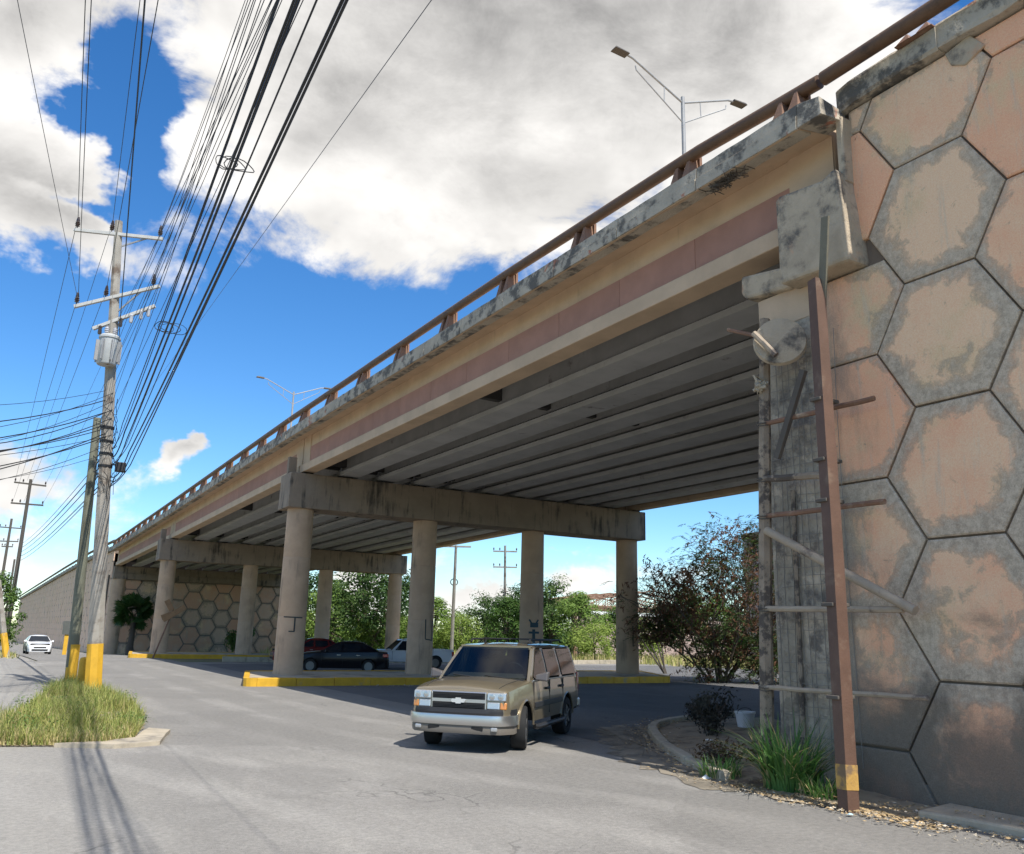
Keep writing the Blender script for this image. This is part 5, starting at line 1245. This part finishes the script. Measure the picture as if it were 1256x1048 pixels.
def sidepanes(root,spans,zb0,zt0,wb,wt,zbelt,ztop,slant,mats=None):
    """spans: list of (xb0,xb1,xt0,xt1)"""
    for s in (1,-1):
        for si,(xb0,xb1,xt0,xt1) in enumerate(spans):
            def w(z): f=(z-zbelt)/(ztop-zbelt); return (wb+(wb*.55+wt*.45-wb)*f/.5 if f<.5 else (wb*.55+wt*.45)+((wt+.02)-(wb*.55+wt*.45))*(f-.5)/.43)
            zm=(zb0+zt0)/2
            q=[(xb0,s*w(zb0),zb0),(xb1,s*w(zb0),zb0),((xb1+xt1)/2,s*w(zm),zm),(xt1,s*w(zt0),zt0),(xt0,s*w(zt0),zt0),((xb0+xt0)/2,s*w(zm),zm)]
            pane(root,'side_window',q,mats[si] if mats else None,seal=not mats)
def bx(root,name,mat,x0,x1,y0,y1,z0,z1,bev=.012):
    mb=MB(); mb.box(min(x0,x1),max(x0,x1),min(y0,y1),max(y0,y1),z0,z1); return mb.build(name,mat,root,local=True,bevel=bev)

def suv():
    t=thing('sport_utility_vehicle','champagne tan sport utility vehicle with chrome grille driving out from under the overpass','car',(9.12,15.72,0),R(-139))
    t.scale=(.985,.985,.985)
    P=paint('champagne_paint',(.25,.208,.140),.5,.30)
    tab=[(-2.58,.90,.98,1.0),(-2.52,.965,1.10,1.12),(-2.2,.99,1.17,1.19),(-1.0,.995,1.18,1.20),(1.05,.995,1.17,1.22),(1.30,.99,1.15,1.225),(1.9,.972,1.10,1.19),(2.15,.95,1.065,1.14),(2.28,.925,1.045,1.09),(2.345,.895,1.02,1.045),(2.38,.86,.97,.98)]
    base=lambda x: .46 if x>-2 else .52
    shell(tab,base,(1.475,-1.475),.455,.40,P,t)
    greenhouse(t,P,1.16,.42,-2.36,-2.54,1.17,1.83,.945,.76,.045,pillars=[(1.18,.92,.45,.34),(.00,-.16,.00,-.16),(-1.03,-1.24,-.98,-1.18),(-2.30,-2.56,-2.18,-2.38)])
    bx(t,'cabin_floor',m_under,-2.45,1.0,-.90,.90,1.205,1.235,0)
    mb=MB(); mb.hexa([(.62,-.84,1.20),(1.08,-.84,1.20),(1.08,.84,1.20),(.62,.84,1.20),(.66,-.82,1.30),(.95,-.80,1.255),(.95,.80,1.255),(.66,.82,1.30)]); mb.build('dashboard',plain('dashboard',(.16,.135,.105),.7),t,local=True,bevel=.02)
    for y in (.42,-.42):
        mb=MB(); mb.hexa([(-.02,y-.25,1.2),(-.16,y-.25,1.2),(-.16,y+.25,1.2),(-.02,y+.25,1.2),(-.14,y-.22,1.56),(-.26,y-.22,1.56),(-.26,y+.22,1.56),(-.14,y+.22,1.56)]); st=mb.build('front_seat',m_seat,t,local=True,bevel=.05)
        mb=MB(); mb.box(-.28,-.19,y-.13,y+.13,1.58,1.74); mb.build('headrest',m_seat,st,local=True,bevel=.04)
    mb=MB(); mb.hexa([(-.95,-.72,1.2),(-1.1,-.72,1.2),(-1.1,.72,1.2),(-.95,.72,1.2),(-1.05,-.70,1.6),(-1.16,-.70,1.6),(-1.16,.70,1.6),(-1.05,.70,1.6)]); mb.build('rear_seat',m_seat,t,local=True,bevel=.05)
    mb=MB(); mb.tube([(.50+.07*math.sin(q),.42+.19*math.cos(q),1.33+.17*math.sin(q)) for q in [math.pi*k/9 for k in range(19)]],.016,6); mb.build('steering_wheel',m_trim,t,local=True,smooth=60)
    mb=MB(); mb.box(.47,.50,-.11,.11,1.66,1.72); mb.build('rear_view_mirror',m_trim,t,local=True,bevel=.01)
    for s in (1,-1):   # gap between bonnet and wing
        pts=[]
        for k in range(9):
            x=1.28+k*.118; hw,zs,zt=interp(tab,x); w_=hw-.06; f=.80; pts.append((x,s*w_*f,zs+.023+(zt-zs)*(1-f*f)))
        mb=MB(); mb.tube(pts,.007,4); mb.build('bonnet_gap',m_trim,t,local=True)
    # glass
    def lerp(a,b,f): return a+(b-a)*f
    zb0,zt0=1.235,1.765
    fx=lambda z: 1.16+(.42-1.16)*(z-1.17)/.66
    wid=lambda z: .945+(.78-.945)*(z-1.17)/.62
    pane(t,'windscreen',[(fx(1.22),.86,1.22),(fx(1.22),-.86,1.22),(fx(1.50)+.0,-.79,1.50),(fx(1.78),-.70,1.78),(fx(1.78),.70,1.78),(fx(1.50),.79,1.50)],m_clearglass,d=.018,seal=False)
    pane(t,'rear_window',[(-2.52,.78,1.22),(-2.52,-.78,1.22),(-2.39,-.66,1.74),(-2.39,.66,1.74)],d=.02)
    sidepanes(t,[(.92,-.02,.36,-.02),(-.14,-1.05,-.14,-1.0),(-1.22,-2.36,-1.16,-2.22)],zb0,zt0,.945,.76,1.17,1.83,0,[m_clearglass,m_glass,m_glass])
    # doors as shut lines (thin dark strips), handles, mouldings
    for s in (1,-1):
        y=.992*s
        for x in (1.02,-.07,-1.10):
            bx(t,'door_gap',m_trim,x-.006,x+.006,y-.02*s,y+.006*s,.55,1.18,0)
        for x in (.10,-.95): bx(t,'door_handle',m_trim,x-.11,x+.11,y-.01*s,y+.035*s,1.00,1.05)
        mb=MB(); mb.box(-.95,.98,min(y,y+.03*s),max(y,y+.03*s),.70,.80); mb.build('side_moulding',m_trim,t,local=True,bevel=.01)
        bx(t,'belt_moulding',m_chrome,-2.3,.95,y-.05*s,y-.02*s,1.185,1.205,0)
        mb=MB(); mb.tube([(-1.0,1.0*s,.37),(-.95,1.04*s,.36),(.92,1.04*s,.36),(.98,1.0*s,.37)],.05,8); mb.build('running_board',m_trim,t,local=True,smooth=40)
        # mirror
        m_=MB(); m_.hexa([(.74,.96*s,1.20),(.92,.97*s,1.20),(.92,1.22*s,1.18),(.76,1.22*s,1.18),(.74,.96*s,1.30),(.90,.97*s,1.30),(.88,1.23*s,1.37),(.76,1.23*s,1.37)]); mr=m_.build('door_mirror',plain('mirror_housing',(.10,.09,.085),.35),t,local=True,bevel=.03)
        # wheel arch lips
        for a in (1.475,-1.475):
            mb=MB(); mb.tube([(a+.462*math.cos(q),.985*s,.40+.462*math.sin(q)) for q in [math.pi*k/14 for k in range(15)]],.02,6); mb.build('arch_lip',P,t,local=True,smooth=50)
        # rails
        mb=MB(); mb.tube([(.25,.62*s,1.885),(.15,.62*s,1.945),(-2.1,.62*s,1.945),(-2.2,.62*s,1.885)],.022,6)
        for x in (-.6,-1.4): mb.bar((x,.62*s,1.87),(x,.62*s,1.945),.04,.04)
        mb.build('roof_rail',m_trim,t,local=True,smooth=40)
    for x in (-.45,-1.55): bx(t,'roof_crossbar',m_trim,x-.03,x+.03,-.62,.62,1.945,1.97)
    # front end
    bx(t,'grille',m_chrome,2.30,2.405,-.53,.53,.72,1.035,.02)
    g=[o for o in t.children if o.name.startswith('grille')][0]
    for z0,z1 in ((.905,1.015),(.745,.848)):
        bx(g,'grille_slot',m_under,2.38,2.412,-.505,.505,z0,z1,.006)
        for k in range(3): bx(g,'grille_bar',m_trim,2.40,2.418,-.47,.47,z0+.02+k*.022,z0+.026+k*.022,0)
    mb=MB(); mb.prism([(-.135,-.012),(-.115,-.032),(-.05,-.032),(-.05,-.05),(.05,-.05),(.05,-.032),(.115,-.032),(.135,.012),(.125,.03),(.05,.03),(.05,.05),(-.05,.05),(-.05,.03),(-.125,.03)],lambda a,b,d:(d,a,.876+b),2.40,2.428); mb.build('emblem',plain('pale_emblem',(.72,.72,.70),.3,.5),g,local=True)
    for s in (1,-1):
        def lampbox(nm,m,xi,xo,ya,yb,z0,z1):
            mb=MB(); mb.hexa([(2.1,ya*s,z0),(xi,ya*s,z0),(xo,yb*s,z0),(2.05,yb*s,z0),(2.1,ya*s,z1),(xi-.012,ya*s,z1),(xo-.015,yb*s,z1),(2.05,yb*s,z1)]); return mb.build(nm,m,t,local=True,bevel=.018)
        hl=lampbox('headlight',m_lens,2.415,2.392,.545,.885,.89,1.03)
        for ya,yb in ((.57,.70),(.73,.86)):
            xq=2.415-(ya-.545)*.07; mb=MB(); mb.lathe([(.05,xq-.02),(.048,xq+.002),(.02,xq+.006)],14,(0,(ya+yb)/2*s,.96),'x'); mb.build('reflector',m_chrome,hl,local=True,smooth=40)
        lampbox('turn_lamp',m_lens,2.416,2.402,.545,.775,.745,.87); lampbox('turn_lamp',m_amber,2.402,2.375,.785,.895,.745,.87)
        bx(t,'tail_lamp',m_redl,-2.60,-2.45,.80*s,.96*s,.80,1.25,.02)
    # bumpers following the nose
    def bumper(name,mat,zz,x,prot,hw=.985):
        mb=MB(); pts=[]
        for k in range(13):
            f=-1+k/6; pts.append((x+prot-(.34 if abs(f)>.99 else .09*abs(f)**3+(.03 if abs(f)>.8 else 0)),hw*(f if abs(f)<.99 else f*1.0)))
        n=len(pts); vs=[(a,b,zz[0]) for a,b in pts]+[(a+.02,b,(zz[0]*.6+zz[1]*.4)) for a,b in pts]+[(a,b,zz[1]) for a,b in pts]+[(a-.28,b*.97,zz[1]) for a,b in pts]+[(a-.28,b*.97,zz[0]) for a,b in pts]
        fs=[]
        for r_ in range(5):
            for k in range(n-1): a=r_*n;b=((r_+1)%5)*n; fs.append((a+k,a+k+1,b+k+1,b+k))
        fs+= [tuple(r_*n for r_ in range(5)),tuple(r_*n+n-1 for r_ in range(5))]
        mb.add(vs,fs); return mb.build(name,mat,t,smooth=40,local=True)
    bumper('bumper_top',m_trim,(.635,.745),2.40,.085,.985); bumper('bumper',m_chrome,(.475,.645),2.40,.15,1.01); v=bumper('valance',plain('brown_grey_plastic',(.16,.14,.115),.6),(.33,.482),2.40,.12,.98)
    for s in (1,-1):
        bx(v,'fog_lamp',m_lens if s<2 else m_lens,2.46,2.525,.66*s,.78*s,.385,.455,.02); bx(v,'vent',m_under,2.45,2.532,.30*s,.52*s,.385,.455,.01)
    mb=MB(); mb.box(-2.68,-2.5,-.98,.98,.48,.70); mb.build('rear_bumper',m_chrome,t,local=True,bevel=.05)
    for x,y,st in ((1.475,.855,R(14)),(1.475,-.855,R(14)),(-1.475,.855,0),(-1.475,-.855,0)): wheel(t,x,y,.385,.27,st)
    # wipers and cowl
    bx(t,'cowl',m_trim,1.10,1.24,-.84,.84,1.19,1.215,.01)
    for y0 in (.55,-.1): 
        mb=MB(); mb.tube([(1.20,y0,1.225),(fx(1.27)+.035,y0-.55,1.27)],.010,4); mb.build('wiper',m_trim,t,local=True)
    # people are not visible behind the tinted glass; dashboard edge shows as a pale strip
    bx(t,'aerial',m_trim,1.5,1.506,-.93,-.924,1.1,1.75,0)
    return t
suv()

def sedan(label,loc,rz,col,metal=.2,front_visible=True):
    t=thing('sedan',label,'car',loc,rz); P=paint(col[0],col[1],metal,.28)
    if 'black' in col[0]: P.node_tree.nodes['Principled BSDF'].inputs['Coat Weight'].default_value=.15; P.node_tree.nodes['Principled BSDF'].inputs['Specular IOR Level'].default_value=.25
    tab=[(-2.30,.78,.86,.88),(-2.22,.84,.93,.96),(-1.75,.88,.965,1.0),(-.5,.895,.935,.97),(.95,.89,.90,.97),(1.5,.875,.84,.91),(1.95,.83,.75,.82),(2.18,.76,.66,.71),(2.26,.70,.58,.60)]
    shell(tab,lambda x:.24,(1.36,-1.36),.365,.32,P,t)
    greenhouse(t,P,1.00,.10,-1.02,-1.88,.915,1.385,.84,.58,.045,zrb=.96)
    fx=lambda z:1.0+(.10-1.0)*(z-.915)/.47; rx=lambda z:-1.88+(-1.02+1.88)*(z-.96)/.425
    pane(t,'windscreen',[(fx(.97),.74,.97),(fx(.97),-.74,.97),(fx(1.34),-.55,1.34),(fx(1.34),.55,1.34)],d=.02)
    pane(t,'rear_window',[(rx(1.0),.70,1.0),(rx(1.0),-.70,1.0),(rx(1.33),-.54,1.33),(rx(1.33),.54,1.33)],d=.02)
    sidepanes(t,[(.76,-.08,.10,-.10),(-.18,-1.02,-.18,-.92),(-1.10,-1.42,-1.0,-1.1)],.965,1.30,.84,.58,.915,1.385,0)
    for s in (1,-1):
        for x in (.85,-.13,-1.0): bx(t,'door_gap',m_trim,x-.005,x+.005,.88*s,.90*s,.35,.92,0)
        for x in (.05,-.85): bx(t,'door_handle',m_chrome,x-.09,x+.09,.885*s,.91*s,.80,.83,.008)
        m_=MB(); m_.hexa([(.60,.84*s,.93),(.72,.85*s,.93),(.72,1.03*s,.94),(.62,1.03*s,.94),(.60,.84*s,1.02),(.70,.85*s,1.02),(.68,1.03*s,1.06),(.62,1.03*s,1.06)]); m_.build('door_mirror',P,t,local=True,bevel=.02)
        mb=MB(); mb.hexa([(2.02,.50*s,.60),(2.20,.48*s,.60),(2.05,.80*s,.62),(1.88,.82*s,.62),(1.98,.50*s,.74),(2.10,.48*s,.72),(1.96,.80*s,.76),(1.86,.82*s,.76)]); mb.build('headlight',m_lens,t,local=True,bevel=.015)
        bx(t,'tail_lamp',m_redl,-2.29,-2.02,.60*s,.86*s,.74,.90,.02)
    bx(t,'grille',m_trim,2.20,2.275,-.42,.42,.50,.60,.015); bx(t,'air_intake',m_under,2.235,2.285,-.55,.55,.30,.42,.02); bx(t,'number_plate',m_paper,-2.325,-2.30,-.26,.26,.62,.74,.004)
    mb=MB(); mb.box(-2.34,-2.2,-.80,.80,.30,.56); mb.build('rear_bumper',P,t,local=True,bevel=.05)
    for x,y in ((1.36,.76),(1.36,-.76),(-1.36,.76),(-1.36,-.76)): wheel(t,x,y,.32,.20)
    return t
sedan('black sedan with dark windows standing side on behind the front pier island',(15.35,42.6,0),R(158),('black_paint',(.004,.0045,.008)),.0).scale=(1.03,1.04,1.07)
sedan('white sedan driving toward the camera far down the road by the ramp wall',(3.72,81.5,gz(81.5)),R(-88),('white_paint',(.72,.72,.72)),0).scale=(1,1.03,1.05)
def hatch():
    o=sedan('dark red car mostly hidden behind the black sedan and the left front column',(16.9,52.4,0),R(172),('dark_red_paint',(.16,.012,.012)),.2); o.scale=(.98,1.05,1.1)
hatch()
def pickup():
    t=thing('pickup_truck','white pickup truck side on behind the second front column with an open bed','pickup truck',(20.9,47.2,0),R(170)); P=paint('white_pickup_paint',(.70,.70,.70),0,.35)
    tab=[(-2.62,.86,1.0,1.01),(-2.55,.89,1.03,1.04),(-.62,.90,1.03,1.04),(-.55,.90,1.02,1.04),(1.0,.90,1.0,1.07),(1.7,.89,.97,1.05),(2.25,.86,.92,.99),(2.38,.80,.86,.90)]
    shell(tab,lambda x:.42,(1.55,-1.55),.42,.37,P,t)
    greenhouse(t,P,1.05,.38,-.42,-.55,1.0,1.62,.85,.68,.04)
    fx=lambda z:1.05+(.38-1.05)*(z-1.0)/.62
    pane(t,'windscreen',[(fx(1.05),.76,1.05),(fx(1.05),-.76,1.05),(fx(1.55),-.64,1.55),(fx(1.55),.64,1.55)],d=.02)
    pane(t,'rear_window',[(-.54,.68,1.1),(-.54,-.68,1.1),(-.44,-.58,1.52),(-.44,.58,1.52)],d=.02)
    sidepanes(t,[(.80,.05,.38,.02),(-.06,-.44,-.06,-.38)],1.05,1.53,.85,.68,1.0,1.62,0)
    bx(t,'bed_floor',m_trim,-2.5,-.66,-.72,.72,1.02,1.05,.0)
    for s in (1,-1):
        bx(t,'bed_rail',P,-2.58,-.62,.80*s,.895*s,1.03,1.12,.015); bx(t,'tail_lamp',m_redl,-2.64,-2.50,.76*s,.905*s,.74,1.0,.015); bx(t,'headlight',m_lens,2.22,2.40,.50*s,.82*s,.74,.88,.02)
        for x in (.98,-.50): bx(t,'door_gap',m_trim,x-.005,x+.005,.885*s,.905*s,.50,1.0,0)
        bx(t,'door_handle',m_trim,-.36,-.20,.895*s,.92*s,.86,.90,.008)
        m_=MB(); m_.hexa([(.62,.86*s,1.04),(.72,.86*s,1.04),(.72,1.05*s,1.04),(.64,1.05*s,1.04),(.62,.86*s,1.16),(.72,.86*s,1.16),(.70,1.05*s,1.2),(.64,1.05*s,1.2)]); m_.build('door_mirror',m_trim,t,local=True,bevel=.02)
    bx(t,'tailgate',P,-2.64,-2.58,-.74,.74,.66,1.10,.02); bx(t,'rear_bumper',m_chrome,-2.78,-2.58,-.88,.88,.44,.60,.03); bx(t,'front_bumper',m_chrome,2.30,2.50,-.88,.88,.42,.62,.04); bx(t,'grille',m_trim,2.36,2.42,-.48,.48,.70,.88,.01)
    for x,y in ((1.55,.76),(1.55,-.76),(-1.55,.76),(-1.55,-.76)): wheel(t,x,y,.37,.23)
pickup()
